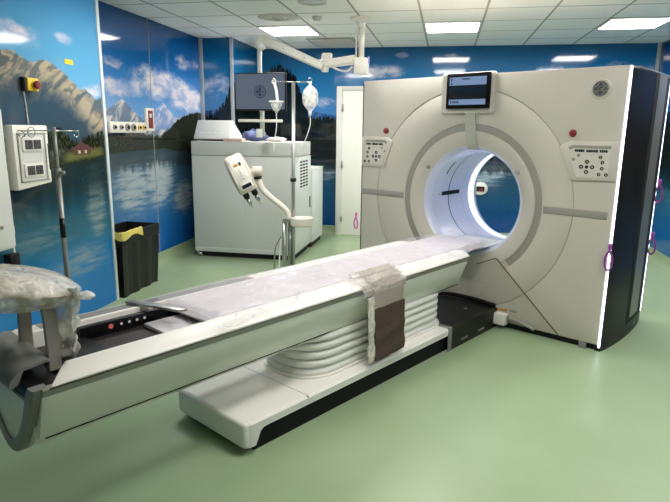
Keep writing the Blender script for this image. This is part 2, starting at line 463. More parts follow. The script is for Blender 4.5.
back_m = mural('mural_lake_forest', 'X', -3.2, 2.7, dict(
    seed=7.7, off=2.,
    sky=[(0., (60, 104, 168)), (.3, (70, 122, 180)), (.55, (50, 122, 176)), (.8, (14, 102, 156)), (1., (6, 84, 134))],
    clouds=[(-2.9, 2.05, .35, .2, 1.), (-1.0, 2.28, .5, .12, .8), (-.65, 2.5, .12, .05, .9), (0., 2.48, .15, .05, .6), (-1.6, 1.85, .4, .12, .6), (1.4, 2.3, .3, .08, .5), (2.1, 2.35, .3, .06, .6)],
    mountains=[([(-3.2, 1.72), (-2.6, 1.75), (-2.2, 1.82), (-1.9, 1.76), (-1.55, 1.7), (-.5, 1.8), (1., 1.7), (2.7, 1.8)], (34, 74, 128), (60, 100, 150), (30, 70, 124), 0.)],
    trees=[(-3.2, 1.66), (-2.9, 1.7), (-2.72, 1.95), (-2.58, 2.3), (-2.36, 2.4), (-2.14, 2.25), (-2.0, 1.9), (-1.92, 1.66), (-1.7, 1.7), (-1.5, 1.66), (-.6, 1.6), (.6, 1.6), (2.7, 1.65)],
    spk=26., spa=.42, tree0=(10, 16, 20), tree1=(26, 36, 34),
    shore=[(-3.2, 1.1), (-1.5, 1.1), (.5, 1.12), (2.7, 1.1)],
    water=[(0., (44, 60, 68)), (.15, (30, 66, 88)), (.4, (20, 74, 108)), (.7, (10, 66, 128)), (1., (6, 62, 136))],
    lights=[(.55, .95, .5, .25, .9), (-1.7, .9, .3, .2, .5)], lightcol=(150, 170, 176), refl=.36, reflcol=(20, 34, 40)))
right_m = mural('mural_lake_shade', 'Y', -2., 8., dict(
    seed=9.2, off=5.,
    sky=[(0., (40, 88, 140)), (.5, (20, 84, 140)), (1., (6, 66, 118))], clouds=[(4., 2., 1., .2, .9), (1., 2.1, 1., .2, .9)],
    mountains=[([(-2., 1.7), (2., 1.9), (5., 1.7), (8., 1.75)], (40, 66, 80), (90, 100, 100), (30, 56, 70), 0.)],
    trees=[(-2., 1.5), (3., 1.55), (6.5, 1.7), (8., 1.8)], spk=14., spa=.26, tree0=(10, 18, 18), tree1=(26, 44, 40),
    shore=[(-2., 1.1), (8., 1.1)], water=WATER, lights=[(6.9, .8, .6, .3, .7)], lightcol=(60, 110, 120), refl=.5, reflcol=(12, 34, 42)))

def ceiling_mat():
    s = NT('ceiling_tiles')
    def line(v, off):
        m = s.ma('FRACT', s.ma('ADD', s.ma('DIVIDE', s.ma('SUBTRACT', v, off), .604), 20.))
        d = s.ma('ABSOLUTE', s.ma('SUBTRACT', m, .5))
        return s.ma('GREATER_THAN', d, .5-.0105/.604)
    g = s.ma('MAXIMUM', line(s.X, .301), line(s.Y, 6.83))
    sp = s.noi(s.vec(s.X, s.Y, 0.), 160., 2.)
    tile = s.mix(s.rng(sp, .45, .7), (250, 249, 246), (242, 241, 237))
    col = s.mix(g, tile, (168, 164, 157))
    s.t.links.new(col, s.b.inputs['Base Color'])
    s.b.inputs['Roughness'].default_value = .85
    return s.m

def floor_mat():
    s = NT('green_vinyl')
    v = s.vec(s.X, s.Y, 0.)
    a = s.noi(v, 1.1, 3.); b = s.noi(v, 90., 3.)
    col = s.mix(s.rng(a, .35, .65), (142, 161, 126), (151, 170, 136))
    col = s.mix(s.ma('MULTIPLY', s.rng(b, .55, .75), .35), col, (132, 156, 122))
    s.t.links.new(col, s.b.inputs['Base Color'])
    s.b.inputs['Roughness'].default_value = .33
    s.b.inputs['Specular IOR Level'].default_value = .45
    bp = s.t.nodes.new('ShaderNodeBump'); bp.inputs['Strength'].default_value = .05; bp.inputs['Distance'].default_value = .01
    s.t.links.new(s.noi(v, 120., 2.), bp.inputs['Height']); s.t.links.new(bp.outputs['Normal'], s.b.inputs['Normal'])
    return s.m
M['ceil'] = ceiling_mat(); M['floor'] = floor_mat()
M['plain'] = mat('plain_wall', (236, 236, 232), .6)

# ------------------------------------------------------------------ room shell
ZC, XL, XN, YN, XR, YB, YF = 2.6, -3.1, -2.8, 4.32, 2.55, 7.95, -2.0
struct('floor', box(new(), -3.5, 3., YF-.2, 8.3, -.12, 0.), M['floor'])
struct('ceiling', box(new(), -3.5, 3., YF-.2, 8.3, ZC, ZC+.1), M['ceil'])
struct('wall_left', box(new(), XN-.5, XN, YF, YN, 0, ZC), near_m)
struct('wall_left_far', box(new(), XL-.2, XL, YN, YB+.2, 0, ZC), far_m)
struct('wall_back', box(new(), XL-.2, XR+.2, YB, YB+.2, 0, ZC), back_m)
struct('wall_right', box(new(), XR, XR+.2, YF, YB+.2, 0, ZC), right_m)
struct('wall_front', box(new(), XN-.2, XR+.2, YF-.2, YF, 0, ZC), M['plain'])
# boxed-in pilaster in the far corner
struct('wall_pilaster', box(new(), XL, -2.67, 6.92, YB, 0, ZC), back_m)
# coved green skirting
def cove(name, p0, p1, nrm):
    p0, p1, nrm = Vector(p0), Vector(p1), Vector(nrm); prof = [(.012, .13), (.014, .08), (.022, .04), (.045, .012), (.075, .002), (.0, .0), (.0, .13)]
    bm = new(); loft(bm, [[p+nrm*a+Vector((0, 0, b)) for a, b in prof] for p in (p0, p1)])
    struct(name, bm, M['floor'])
cove('baseboard_left', (XL, YN, 0), (XL, 6.92, 0), (1, 0, 0))
cove('baseboard_pilaster', (XL, 6.92, 0), (-2.67, 6.92, 0), (0, -1, 0))
cove('baseboard_back', (-2.67, YB, 0), (XR, YB, 0), (0, -1, 0))
cove('baseboard_right', (XR, YF, 0), (XR, YB, 0), (-1, 0, 0))
# metal trims
struct('trim_1', box(new(), XN-.004, XN+.012, YN-.022, YN+.012, 0, ZC, .003), M['trimwhite'])
struct('trim_2', box(new(), XL+.0, XL+.045, 6.895, 6.925, .13, ZC, .003), M['trimalu'])
struct('trim_3', box(new(), -2.695, -2.655, 6.9, 6.93, .13, ZC, .003), M['trimalu'])
struct('trim_4', box(new(), XR-.04, XR, YB-.03, YB, .13, ZC, .003), M['trimalu'])
struct('trim_5', box(new(), XL, XL+.004, 5.655, 5.662, .13, ZC), M['labelgrey'])
# door in the back wall
d = struct('door_1', box(new(), -1.445, -.60, YB-.05, YB-.01, .01, 2.03, .004), M['door'])
fr = new(); box(fr, -1.525, -1.445, YB-.07, YB, 0, 2.09, .006); box(fr, -.60, -.52, YB-.07, YB, 0, 2.09, .006); box(fr, -1.445, -.60, YB-.07, YB, 2.03, 2.09, .006)
obj('door_frame', fr, M['frame'], d)
for z in (.25, 1.02, 1.8):
    obj('hinge', cyl(new(), (-1.44, YB-.075, z-.05), (-1.44, YB-.075, z+.05), .014, n=12), M['metal'], d)
h = new(); tube(h, [(-.68, YB-.05, 1.0), (-.68, YB-.10, 1.0), (-.80, YB-.10, 1.0)], .01); obj('door_handle', h, M['metal'], d)

# ------------------------------------------------------------------ ceiling fixtures
def tx(i): return .301+.604*i
def ty(j): return 6.83-.604*j
def light_thing(x0, y0, label):
    t = thing('ceiling_light', label, 'ceiling light', (x0+.302, y0+.302, ZC), 0, 'square ceiling light panels')
    f = new()
    for a in ((-.296, -.272, -.296, .296), (.272, .296, -.296, .296), (-.272, .272, -.296, -.272), (-.272, .272, .272, .296)):
        box(f, a[0], a[1], a[2], a[3], -.012, -.001)
    obj('frame', f, M['lampframe'], t)
    obj('diffuser', box(new(), -.272, .272, -.272, .272, -.008, -.002), M['lamp'], t)
    return t
L0 = light_thing(tx(-1), ty(1), 'square ceiling light panel in the middle of the far row, above the gantry display')
dup(L0, (tx(2)+.302, ty(1)+.302, ZC), 'square ceiling light panel at the right end of the far row, above the round emblem')
dup(L0, (tx(-4)+.302, ty(1)+.302, ZC), 'square ceiling light panel above the monitor arm and white cabinet')
for r, (j, where) in enumerate(((4, 'second row from the back wall'), (8, 'third row from the back wall'))):
    for i, side in ((-1, 'middle'), (2, 'right'), (-4, 'left'))[:3-r]:
        dup(L0, (tx(i)+.302, ty(j+(i == -4 and r == 0))+.302, ZC), 'square ceiling light panel, %s of the %s' % (side, where))
# round diffuser beside the left light
t = thing('ceiling_diffuser', 'round white air diffuser in the ceiling in front of the left light panel', 'vent', (-1.72, 5.78, ZC))
obj('outer_ring', lathe(new(), [(.10, -.012), (.21, -.004), (.215, -.001), (.10, -.001)], n=40, close=True), M['vent'], t)
for r in (.04, .075): obj('inner_ring', lathe(new(), [(r-.022, -.02), (r, -.012), (r, -.004), (r-.022, -.004)], n=32, close=True), M['vent'], t)
t = thing('smoke_detector', 'small white smoke detector beside the round ceiling diffuser', 'detector', (-1.33, 5.80, ZC))
obj('base', lathe(new(), [(.05, -.001), (.05, -.018), (.035, -.035)], n=24), M['vent'], t)
# slotted air return
t = thing('air_return_grille', 'rectangular slotted air return grille in the ceiling behind the arm column', 'vent', (-1.47, 7.42, ZC))
obj('frame', box(new(), -.30, .30, -.34, .34, -.012, -.001, .004), M['ventdark'], t)
for k in range(6): obj('slat', box(new(), -.26, .26, -.29+k*.11, -.24+k*.11, -.03, -.012, .004), M['vent'], t)
t = thing('recessed_downlight', 'small recessed downlight at the top edge, left of the ceiling column', 'vent', (-1.22, 5.13, ZC))
obj('rim', lathe(new(), [(.085, -.001), (.13, -.001), (.125, -.012), (.09, -.01)], n=32, close=True), M['vent'], t)
obj('lens', lathe(new(), [(.0, -.004), (.09, -.004), (.09, -.001), (.0, -.001)], n=32, close=True), M['enamel'], t)

# ------------------------------------------------------------------ scanner frame of reference
GY = math.radians(31.19)
GO = Vector((.1855, 4.5354, 0))
def gw(x, y, z=0.): # scanner coordinates to room coordinates
    c, s = math.cos(GY), math.sin(GY)
    return Vector((GO.x+x*c+y*s, GO.y-x*s+y*c, z))

# ------------------------------------------------------------------ gantry
CZ = .957
g = thing('scanner_gantry', 'large cream scanner gantry with a round bore and glowing edges, standing on the green floor', 'scanner', GO, -GY)
NSEG = 120
HW, ZB, ZT = 1.085, .045, 1.925
def angs():
    a = [2*PI*k/NSEG for k in range(NSEG)]
    for cx, cz in ((HW, ZT-CZ), (-HW, ZT-CZ), (-HW, ZB-CZ), (HW, ZB-CZ)):
        t = math.atan2(cz, cx) % (2*PI)
        i = min(range(NSEG), key=lambda k: abs(a[k]-t)); a[i] = t
    return a
AN = angs()
def circ(r, y, cz=CZ, cx=0.): return [(cx+r*math.cos(a), y, cz+r*math.sin(a)) for a in AN]
def rect(y, inset=0.):
    out = []
    for a in AN:
        c, s = math.cos(a), math.sin(a)
        t = min((HW-inset)/abs(c) if abs(c) > 1e-6 else 9e9, ((ZT-CZ-inset) if s > 0 else (CZ-ZB-inset))/abs(s) if abs(s) > 1e-6 else 9e9)
        out.append((c*t, y, CZ+s*t))
    return out
def ringloft(loops):
    bm = new(); loft(bm, loops, True, (False, False)); return bm
obj('outer_cover', ringloft([circ(.8645, .02, CZ, -.04), circ(.8645, .002, CZ, -.04), circ(.8665, 0., CZ, -.04), rect(0., .012), rect(.004, .003), rect(.03)]), M['shell'], g)
obj('inner_cover', ringloft([circ(.603, .02), circ(.603, .004), circ(.61, 0.), circ(.8575, 0., CZ, -.04), circ(.8605, .002, CZ, -.04), circ(.8605, .02, CZ, -.04)]), M['shell'], g)
obj('seam_backing', ringloft([circ(.55, .012), circ(.88, .012, CZ, -.03)]), M['belt'], g)
# grey ring around the bore, open at the bottom where the docking cover is
def arc_ring(r0, r1, y0, y1, a0, a1, n=100):
    bm = new()
    loops = []
    for k in range(n+1):
        a = a0+(a1-a0)*k/n; c, s = math.cos(a), math.sin(a)
        loops.append([(r0*c, y1, CZ+r0*s), (r0*c, y0, CZ+r0*s), (r1*c, y0, CZ+r1*s), (r1*c, y1, CZ+r1*s)])
    loft(bm, loops, True); return bm
D2 = math.radians
obj('ring_trim', arc_ring(.553, .602, .006, .03, D2(-50), D2(230)), M['belt'], g)
obj('ring_infill', arc_ring(.551, .604, .001, .03, D2(230), D2(310), 40), M['shell'], g)
obj('bore_collar', ringloft([circ(.551, .02), circ(.548, .002), circ(.535, .0), circ(.47, .022), circ(.432, .04)]), M['shell'], g)
obj('bore_lip', ringloft([circ(.432, .04), circ(.418, .052), circ(.402, .075), circ(.396, .11)]), M['bore'], g)
obj('bore_liner', ringloft([circ(.396, .11), circ(.395, .2), circ(.395, .62), circ(.395, .74)]), M['bore'], g)
obj('scan_window', ringloft([circ(.3935, .364), circ(.3935, .376)]), M['scrtext'], g)
obj('rear_collar', ringloft([circ(.395, .74), circ(.40, .86), circ(.44, .95), circ(.55, 1.03)]), M['bore'], g)
obj('bore_glow_ring', ringloft([circ(.3925, .72), circ(.392, .82)]), M['glow_bore'], g)  # emissive band standing in for the bright reflection inside the bore
obj('liner_seam', ringloft([circ(.3935, .60), circ(.3935, .603)]), M['labelgrey'], g)
def on_bore(a0, a1, y0, y1, m, name, r=.3925):
    bm = new()
    loft(bm, [[(rr*math.cos(a0+(a1-a0)*k/6), yy, CZ+rr*math.sin(a0+(a1-a0)*k/6)) for rr, yy in ((r, y0), (r, y1), (r+.006, y1), (r+.006, y0))] for k in range(7)], True)
    obj(name, bm, m, g)
on_bore(D2(176), D2(181), .26, .56, M['black'], 'laser_window')
on_bore(D2(133), D2(152), .245, .258, M['black'], 'laser_window')
on_bore(D2(178), D2(180), .205, .22, M['labelgrey'], 'position_mark')
# rear and top shell
body = new()
R0 = rect(.03); R1 = rect(1.0); R2 = rect(1.03, .03)
loft(body, [R0, R1, R2, circ(.56, 1.03)], True, (False, False))
obj('rear_housing', body, M['shell'], g)
# base plinth
obj('base', box(new(), -1.02, 1.05, .03, .98, 0, .06), M['black'], g)
obj('foot_block', box(new(), .955, 1.005, -.004, .03, 0., .043, .004), M['mgrey'], g)
# black side covers, bulging in plan
def side_cover(s):
    pl = []
    for k in range(15):
        y = .012+(.995-.012)*k/14; x = 1.10+.040*math.sin(PI*(k/14))**.7
        pl.append((s*x, y))
    pl += [(s*1.06, .995), (s*1.06, .012)]
    bm = prism(new(), pl, .0, 1.905, 'Z')
    o = obj('side_cover', bm, M['side_black'], g)
    def strip(y0, y1, z0, z1, off, m, name):
        b = new(); lp = []
        for k in range(7):
            y = y0+(y1-y0)*k/6; q = (y-.012)/.983; x = 1.10+.040*math.sin(PI*q)**.7
            lp.append([(s*(x-.01), y, z0), (s*(x+off), y, z0), (s*(x+off), y, z1), (s*(x-.01), y, z1)])
        loft(b, lp, True); obj(name, b, m, o)
    strip(.42, .86, .10, 1.90, .0015, M['dark'], 'recess_strip')
    strip(.50, .74, .14, 1.90, .004, M['mgrey'], 'grey_insert')
    obj('badge', cyl(new(), (s*1.13, .66, .06), (s*1.142, .66, .06), .014, n=14), M['mgrey'], o)
    for y0, y1 in ((-.001 if s > 0 else .02, .012 if s > 0 else .03), (.996, 1.028)):
        xo = 1.097
        obj('edge_light', box(new(), min(s*1.085, s*xo), max(s*1.085, s*xo), y0, y1, .03 if y0 < .1 else .06, 1.915, .003), M['led'], g)
side_cover(1); side_cover(-1)
obj('top_cap', box(new(), 1.07, 1.13, .05, .98, 1.90, 1.918, .005), M['mgrey'], g)
# docking cover seams
for s in (1, -1):
    tube_pts = [(s*.12, -.001, .47), (s*.16, -.001, .487), (s*.25, -.001, .53), (s*.27, -.001, .540), (s*.287, -.001, .537), (s*.305, -.001, .52), (s*.811, -.001, .047)]
    obj('cover_seam', tube(new(), tube_pts, .0042, 6), M['seam'], g)
obj('docking_cover', prism(new(), [(-.28, .534), (-.16, .482), (.16, .482), (.28, .534), (.494, .335), (-.494, .335)], -.003, .02, 'Y'), M['shell'], g)
# waist belts
obj('waist_belt', box(new(), .612, 1.05, -.004, .01, .93, .983, .004), M['belt'], g)
obj('waist_belt', box(new(), -1.084, -.612, -.004, .01, .93, .983, .004), M['belt'], g)
# control panels
def control_panel(s):
    def sq_(P): return P if s > 0 else [(-1.085+(x+1.085)*.86, z) for x, z in P]
    bz = [(s*.688, 1.408), (s*.75, 1.440), (s*1.083, 1.445), (s*1.083, 1.19), (s*.79, 1.178)]
    o = obj('control_panel', prism(new(), sq_(bz), -.012, .004, 'Y', .005), M['shell'], g)
    fp = [(s*.75, 1.40), (s*.78, 1.415), (s*1.03, 1.415), (s*1.022, 1.212), (s*.822, 1.202)]
    obj('panel_face', prism(new(), sq_(fp), -.0135, -.008, 'Y'), M['face'], o)
    fp = [(s*.752, 1.402), (s*.78, 1.418), (s*1.03, 1.418), (s*1.03, 1.398), (s*.79, 1.398), (s*.765, 1.386)]
    obj('panel_lip', prism(new(), sq_(fp), -.0155, -.0125, 'Y'), M['belt'], o)
    # row of lit-code blocks: three short words of blocks
    b = new(); x = .80
    for w in (5, 6, 4):
        for k in range(w):
            hgt = .017 if (k*7+w) % 3 else .014
            box(b, x, x+.0105, -.0155, -.0128, 1.382-hgt/2, 1.382+hgt/2); x += .0125
        x += .012
    if s < 0:
        for v in b.verts: v.co.x = -1.03+(v.co.x-.80)*.88
    obj('caption', b, M['black'], o)
    cx, cz = (.887, 1.275) if s > 0 else (-.915, 1.275)
    def key(x, z, rr, m=M['dark'], hollow=True):
        bm = new()
        if hollow: lathe(bm, [(rr*.45, -.0165), (rr, -.0165), (rr, -.0125), (rr*.45, -.0125)], (x, 0, z), 'Y', 14, True)
        else: lathe(bm, [(rr, -.0165), (rr, -.0125)], (x, 0, z), 'Y', 14)
        obj('key', bm, m, o)
    for dx, dz in ((0, .034), (-.036, 0), (.036, 0), (0, -.034)): key(cx+dx, cz+dz, .0135)
    key(cx, cz, .011, hollow=False)
    for dx, dz in ((.082, .068), (.098, .034), (.098, -.006), (.082, -.046), (.128, -.046)): key(cx+s*dx, cz+dz, .0115)
    for dx, dz in ((-.06, .075), (-.092, .048)): key(cx+s*dx, cz+dz, .011, M['belt'], False)
control_panel(1); control_panel(-1)
for x in (.77, -.82):
    b = new(); lathe(b, [(.025, .0), (.025, -.005), (.021, -.008), (.021, -.018), (.016, -.023)], (x, 0, 1.497), 'Y', 24); obj('stop_button', b, M['red'], g)
for x in (-.389, .389):
    b = new(); lathe(b, [(.016, .055), (.016, .012), (.011, .008)], (x, 0, 1.208), 'Y', 18); obj('sensor', b, M['belt'], g)
# emblem
e = obj('emblem', lathe(new(), [(.066, .002), (.064, -.006), (.05, -.008)], (.921, 0, 1.781), 'Y', 32), M['shell'], g)
obj('emblem_disc', lathe(new(), [(.05, -.006), (.05, -.0095)], (.921, 0, 1.783), 'Y', 32), M['logo_grey'], e)
obj('monogram', monogram((.921, 1.783), .047, -.0095), M['logo_line'], e)
# display on its plate
def rr(x0, x1, z0, z1, r, n=5):
    out = []
    for cx, cz, a0 in ((x1-r, z1-r, 0), (x0+r, z1-r, 90), (x0+r, z0+r, 180), (x1-r, z0+r, 270)):
        for k in range(n+1):
            a = D2(a0+90*k/n); out.append((cx+r*math.cos(a), cz+r*math.sin(a)))
    return out
dl = [(y, k) for y, k in ((.01, 1.06), (-.012, 1.05), (-.026, 1.0), (-.032, .97))]
dpb = new(); loft(dpb, [[(-.045+(x+.045)*k, y, 1.78+(z-1.78)*k) for x, z in rr(-.262, .170, 1.636, 1.930, .025)] for y, k in dl], True)
dp = obj('display', dpb, M['shell'], g)
obj('bezel', box(new(), -.206, .156, -.06, -.028, 1.67, 1.93, .005), M['bezel'], dp)
obj('screen', box(new(), -.180, .134, -.0615, -.059, 1.695, 1.906), M['scrdark'], dp)
obj('screen_header', box(new(), -.178, .132, -.0625, -.061, 1.842, 1.902), M['scrblue'], dp)
obj('screen_footer', box(new(), -.178, .132, -.0625, -.061, 1.698, 1.738), M['scrblue'], dp)
b = new(); x = -.165
for k in range(5): box(b, x, x+.010, -.0635, -.0622, 1.710, 1.727); x += .0155
obj('footer_text', b, M['scrtext'], dp)
b = new(); x = -.07
for k in range(5): box(b, x, x+.009, -.0635, -.0622, 1.880, 1.893); x += .0135
obj('header_text', b, M['scrtext'], dp)
obj('screen_icon', box(new(), -.167, -.155, -.0635, -.0622, 1.873, 1.893), M['scrtext'], dp)
obj('screen_icon', box(new(), -.167, -.152, -.0635, -.0622, 1.850, 1.860), M['scrtext'], dp)
stem = new()
loft(stem, [[(x0, y-.012, z), (x0+.082, y-.012, z), (x0+.082, y+.03, z), (x0, y+.03, z)] for x0, y, z in ((-.05, -.02, 1.66), (-.048, -.008, 1.57), (-.045, .0, 1.48), (-.042, .03, 1.39), (-.041, .06, 1.362))])
obj('display_stem', stem, M['stem'], g)
# interface box and labels low on the cover
ib = obj('interface_box', box(new(), .295, .415, -.06, .0, .035, .125, .005), M['enamel'], g)
obj('warning_label', box(new(), .31, .40, -.002, .001, .135, .153), M['orange'], g)
obj('rating_label', box(new(), .425, .48, -.002, .001, .14, .16), M['labelgrey'], g)
obj('cable_clip', box(new(), .415, .43, -.03, .0, .05, .11, .003), M['mgrey'], g)
obj('conduit', tube(new(), smooth_path([(.42, -.015, .09), (.50, -.015, .085), (.57, -.015, .07), (.63, -.012, .048)]), .012, 8), M['labelgrey'], g)
obj('bracket_plate', box(new(), .20, .28, -.02, .0, .06, .18, .004), M['belt'], g)

# purple pull loops
def loop_cord(label, p, dz, w, out, m):
    t = thing('pull_loop', label, 'cord', p, -GY, 'looped cords on the scanner edges')
    pts = smooth_path([(0, 0, .03), (.004, out, 0.), (-w, out*1.2, -dz*.45), (-w*.8, out, -dz*.85), (0, out, -dz), (w*.9, out, -dz*.85), (w, out*1.2, -dz*.45), (-.004, out, .0), (0, out*.4, .03)], 5)
    obj('cord', tube(new(), pts, .0075, 6), m, t)
    return t
loop_cord('purple looped cord hanging from the lower front right edge light', gw(1.095, -.012, .745), .15, .022, -.008, M['purple'])
loop_cord('purple looped cord hanging upper on the rear right edge light', gw(1.118, 1.014, 1.12), .15, .025, -.008, M['purple'])
loop_cord('purple looped cord hanging lower on the rear right edge light', gw(1.118, 1.014, .70), .15, .025, -.008, M['purple'])
loop_cord('pink looped cord on the left front edge of the gantry', gw(-1.128, -.012, .72), .12, .02, -.008, M['pink'])

# ------------------------------------------------------------------ patient table
t = thing('patient_table', 'long white scanner table on a bellows lift, running up to the gantry bore', 'table', GO, -GY)
Y0, Y1 = -3.372, -.44
# underside and sides
low = [(.20, .405), (.15, .362), (.08, .328), (0, .315), (-.08, .328), (-.15, .362), (-.20, .405)]
und = [(.205, .42)]+low+[(-.205, .42), (-.205, .46), (.205, .46)]
obj('underside', loft(new(), [[(x, y, z) for x, z in und] for y in (Y0+.02, Y1-.03)]), M['table_side'], t)
for s in (1, -1):
    prof = [(.212, .410), (.225, .42), (.288, .585), (.288, .598), (.27, .598), (.19, .42)]
    def ends(y, k): return [(s*(x-(.02 if x > .2 else 0)*k), y, z) for x, z in prof]
    obj('side_panel', loft(new(), [ends(Y0+.03, .4), ends(Y0+.06, 0), ends(Y1-.05, 0), ends(Y1-.012, .4), ends(Y1, 1.)]), M['table_side'], t)
    prof2 = [(.286, .598), (.300, .627), (.292, .631), (.27, .631), (.27, .598)]
    obj('side_band', loft(new(), [[(s*x, y, z) for x, z in prof2] for y in (Y0+.03, Y1)]), M['band'], t)
    prof3 = [(.302, .630), (.303, .638), (.293, .648), (.215, .668), (.195, .668), (.192, .66), (.192, .60), (.26, .60)]
    if s < 0: prof3 = [(.302, .640), (.304, .655), (.294, .6655), (.215, .668), (.195, .668), (.192, .66), (.192, .60), (.26, .60)]
    def e3(y, k): return [(s*(x*(1-.03*k) if x > .25 else x), y+(.303-x)*k*.7, z-(z-.60)*.25*k) for x, z in prof3]
    obj('shoulder', loft(new(), [e3(Y0+.06, 1), e3(Y0+.15, 0), e3(Y1-.06, 0), e3(Y1-.01, 1)]), M['table'], t)
obj('rail_insert', loft(new(), [[(-.215, y, .6695), (-.225, y, .6695), (-.282, y, .668), (-.282, y, .660), (-.215, y, .660)] for y in (-3.15, -2.0)]), M['mgrey'], t)
obj('shoulder_seam', tube(new(), [(.3015, Y0+.05, .6285), (.3015, Y1, .6285)], .0035, 6), M['seam'], t)
obj('lower_seam', tube(new(), [(.2155, Y0+.05, .4105), (.2155, Y1-.02, .4105)], .0032, 6), M['dark'], t)
# cradle trough
cr = obj('cradle', loft(new(), [[(.192, y, .60), (.15, y, .592), (-.15, y, .592), (-.192, y, .60), (-.192, y, .57), (.192, y, .57)] for y in (Y0+.07, Y1+.02)]), M['dgrey'], t)
obj('cradle_wall', box(new(), -.191, -.150, -3.02, -2.45, .592, .648, .006), M['black'], t)
bp = obj('button_strip', box(new(), -.151, -.145, -2.99, -2.62, .60, .652, .002), M['black'], t)
obj('button', lathe(new(), [(.011, -.147), (.011, -.1425)], (0, -2.885, .628), 'X', 14), M['btnred'], bp)
for k in range(4): obj('button', lathe(new(), [(.006, -.147), (.006, -.143)], (0, -2.835+k*.038, .628), 'X', 10), M['btnwhite'], bp)
obj('release_lever', prism(new(), [(-.30, -2.70), (-.28, -2.745), (.02, -2.64), (.03, -2.60)], .672, .684, 'Z', .003), M['metal'], t)
obj('cradle_plate', box(new(), -.12, .17, -2.74, -2.52, .592, .612, .004), M['mattress'], t)
obj('cradle_block', box(new(), -.15, .19, -3.22, -3.0, .592, .612, .004), M['black'], t)
# end cap: U rim and inset face, handle cover
def ucap(k=1., dz=0., n=18):
    return [(.292*k*math.sin(a), .0) for a in ()] 
uo = []; ui = []
for k in range(25):
    x = -.292+.584*k/24; z = .298+3.95*x*x
    uo.append((x, min(z, .632)))
rim = new()
loops = []
for k, (x, z) in enumerate(uo):
    # inward normal
    x0, z0 = uo[max(k-1, 0)]; x1, z1 = uo[min(k+1, 24)]
    tx_, tz_ = x1-x0, z1-z0; l = math.hypot(tx_, tz_); nx, nz = -tz_/l, tx_/l
    xi, zi = x+nx*.05, min(z+nz*.05, .632)
    loops.append([(x, Y0+.05, z), (x, Y0+.004, z), (x+nx*.006, Y0-.004, z+nz*.006), (xi, Y0-.002, zi), (xi, Y0+.05, zi)])
loft(rim, loops, True); obj('end_rim', rim, M['mgrey'], t)
face = [(x*.90, z+.03) for x, z in uo if z+.03 < .56]
fz = [(-.245, .56)]+face+[(.245, .56)]
obj('end_face', prism(new(), fz, Y0+.004, Y0+.05, 'Y'), M['table_side'], t)
obj('end_black', box(new(), -.25, .25, Y0+.012, Y0+.12, .555, .615, .01), M['black'], t)
hc = new(); lp = []
for x in (-.27, -.2, .0, .08, .125):
    e_ = 0 if x < .1 else .012
    lp.append([(x, Y0-.012, .575+e_), (x, Y0-.022, .60), (x, Y0-.012, .635-e_), (x, Y0+.03, .668-e_), (x, Y0+.11, .676-e_), (x, Y0+.125, .668-e_), (x, Y0+.11, .655), (x, Y0+.03, .645), (x, Y0+.01, .60)])
loft(hc, lp, True); obj('end_handle', hc, M['mgrey'], t)
# base slab: moulded white tray over a black plinth
sl = new()
def slab_loop(y, drop, ins=0.):
    o = .168
    return [(.323-ins, y, .118-drop), (.325-ins, y, .155), (.312-ins, y, o), (-.232+ins, y, o), (-.245+ins, y, .155), (-.243+ins, y, .118-drop), (-.22+ins, y, .118-drop), (-.22+ins, y, .14), (.30-ins, y, .14), (.30-ins, y, .118-drop)]
def sq(l, y, zt):
    return [(x, y, min(z, zt)) for x, _, z in l]
loft(sl, [slab_loop(-2.495, .08, .012), slab_loop(-2.48, .08, .003), slab_loop(-2.45, .078), slab_loop(-2.435, .05), slab_loop(-2.42, .015), slab_loop(-2.40, .002), slab_loop(-2.37, 0), slab_loop(-.72, 0)])
o = obj('base_tray', sl, M['table'], t)
obj('tray_front', box(new(), -.238, .318, -2.515, -2.44, .035, .1675, .02, 4), M['table'], o)
obj('tray_joint', box(new(), -.235, .3262, -2.105, -2.102, .1585, .1686), M['belt'], o)
obj('plinth', box(new(), -.22, .296, -2.44, -.70, 0, .14), M['black_soft'], t)
obj('plinth_band', prism(new(), [(-.25, 0), (-.25, .172), (.33, .172), (.33, 0), (.322, 0), (.322, .166), (-.244, .166), (-.244, 0)], -.735, -.695, 'Y'), M['mgrey'], t)
# black docking pedestal next to the gantry
pd = new()
loft(pd, [[(.325, y, 0), (.325, y, h-.012), (.31, y, h), (-.29, y, h+r_), (-.305, y, h-.012+r_), (-.305, y, 0)] for y, h, r_ in ((-.70, .165, .0), (-.45, .165, .015), (-.2, .16, .03), (-.006, .155, .03))])
p_ = obj('docking_pedestal', pd, M['black'], t)
obj('top_rim', tube(new(), smooth_path([(-.28, -.70, .172), (-.24, -.35, .195), (-.10, -.10, .20), (.12, -.03, .188), (.31, -.015, .168)]), .016, 8), M['black_soft'], p_)
for x, y in ((.05, -.42), (.18, -.25), (.12, -.30)):
    obj('arrow_mark', prism(new(), [(x-.02, y), (x+.0, y+.03), (x+.012, y-.01)], .166, .170, 'Z'), M['labelgrey'], p_)
for y in (-.55, -.3): obj('side_slot', box(new(), .3235, .3265, y, y+.09, .035, .047), M['labelgrey'], p_)
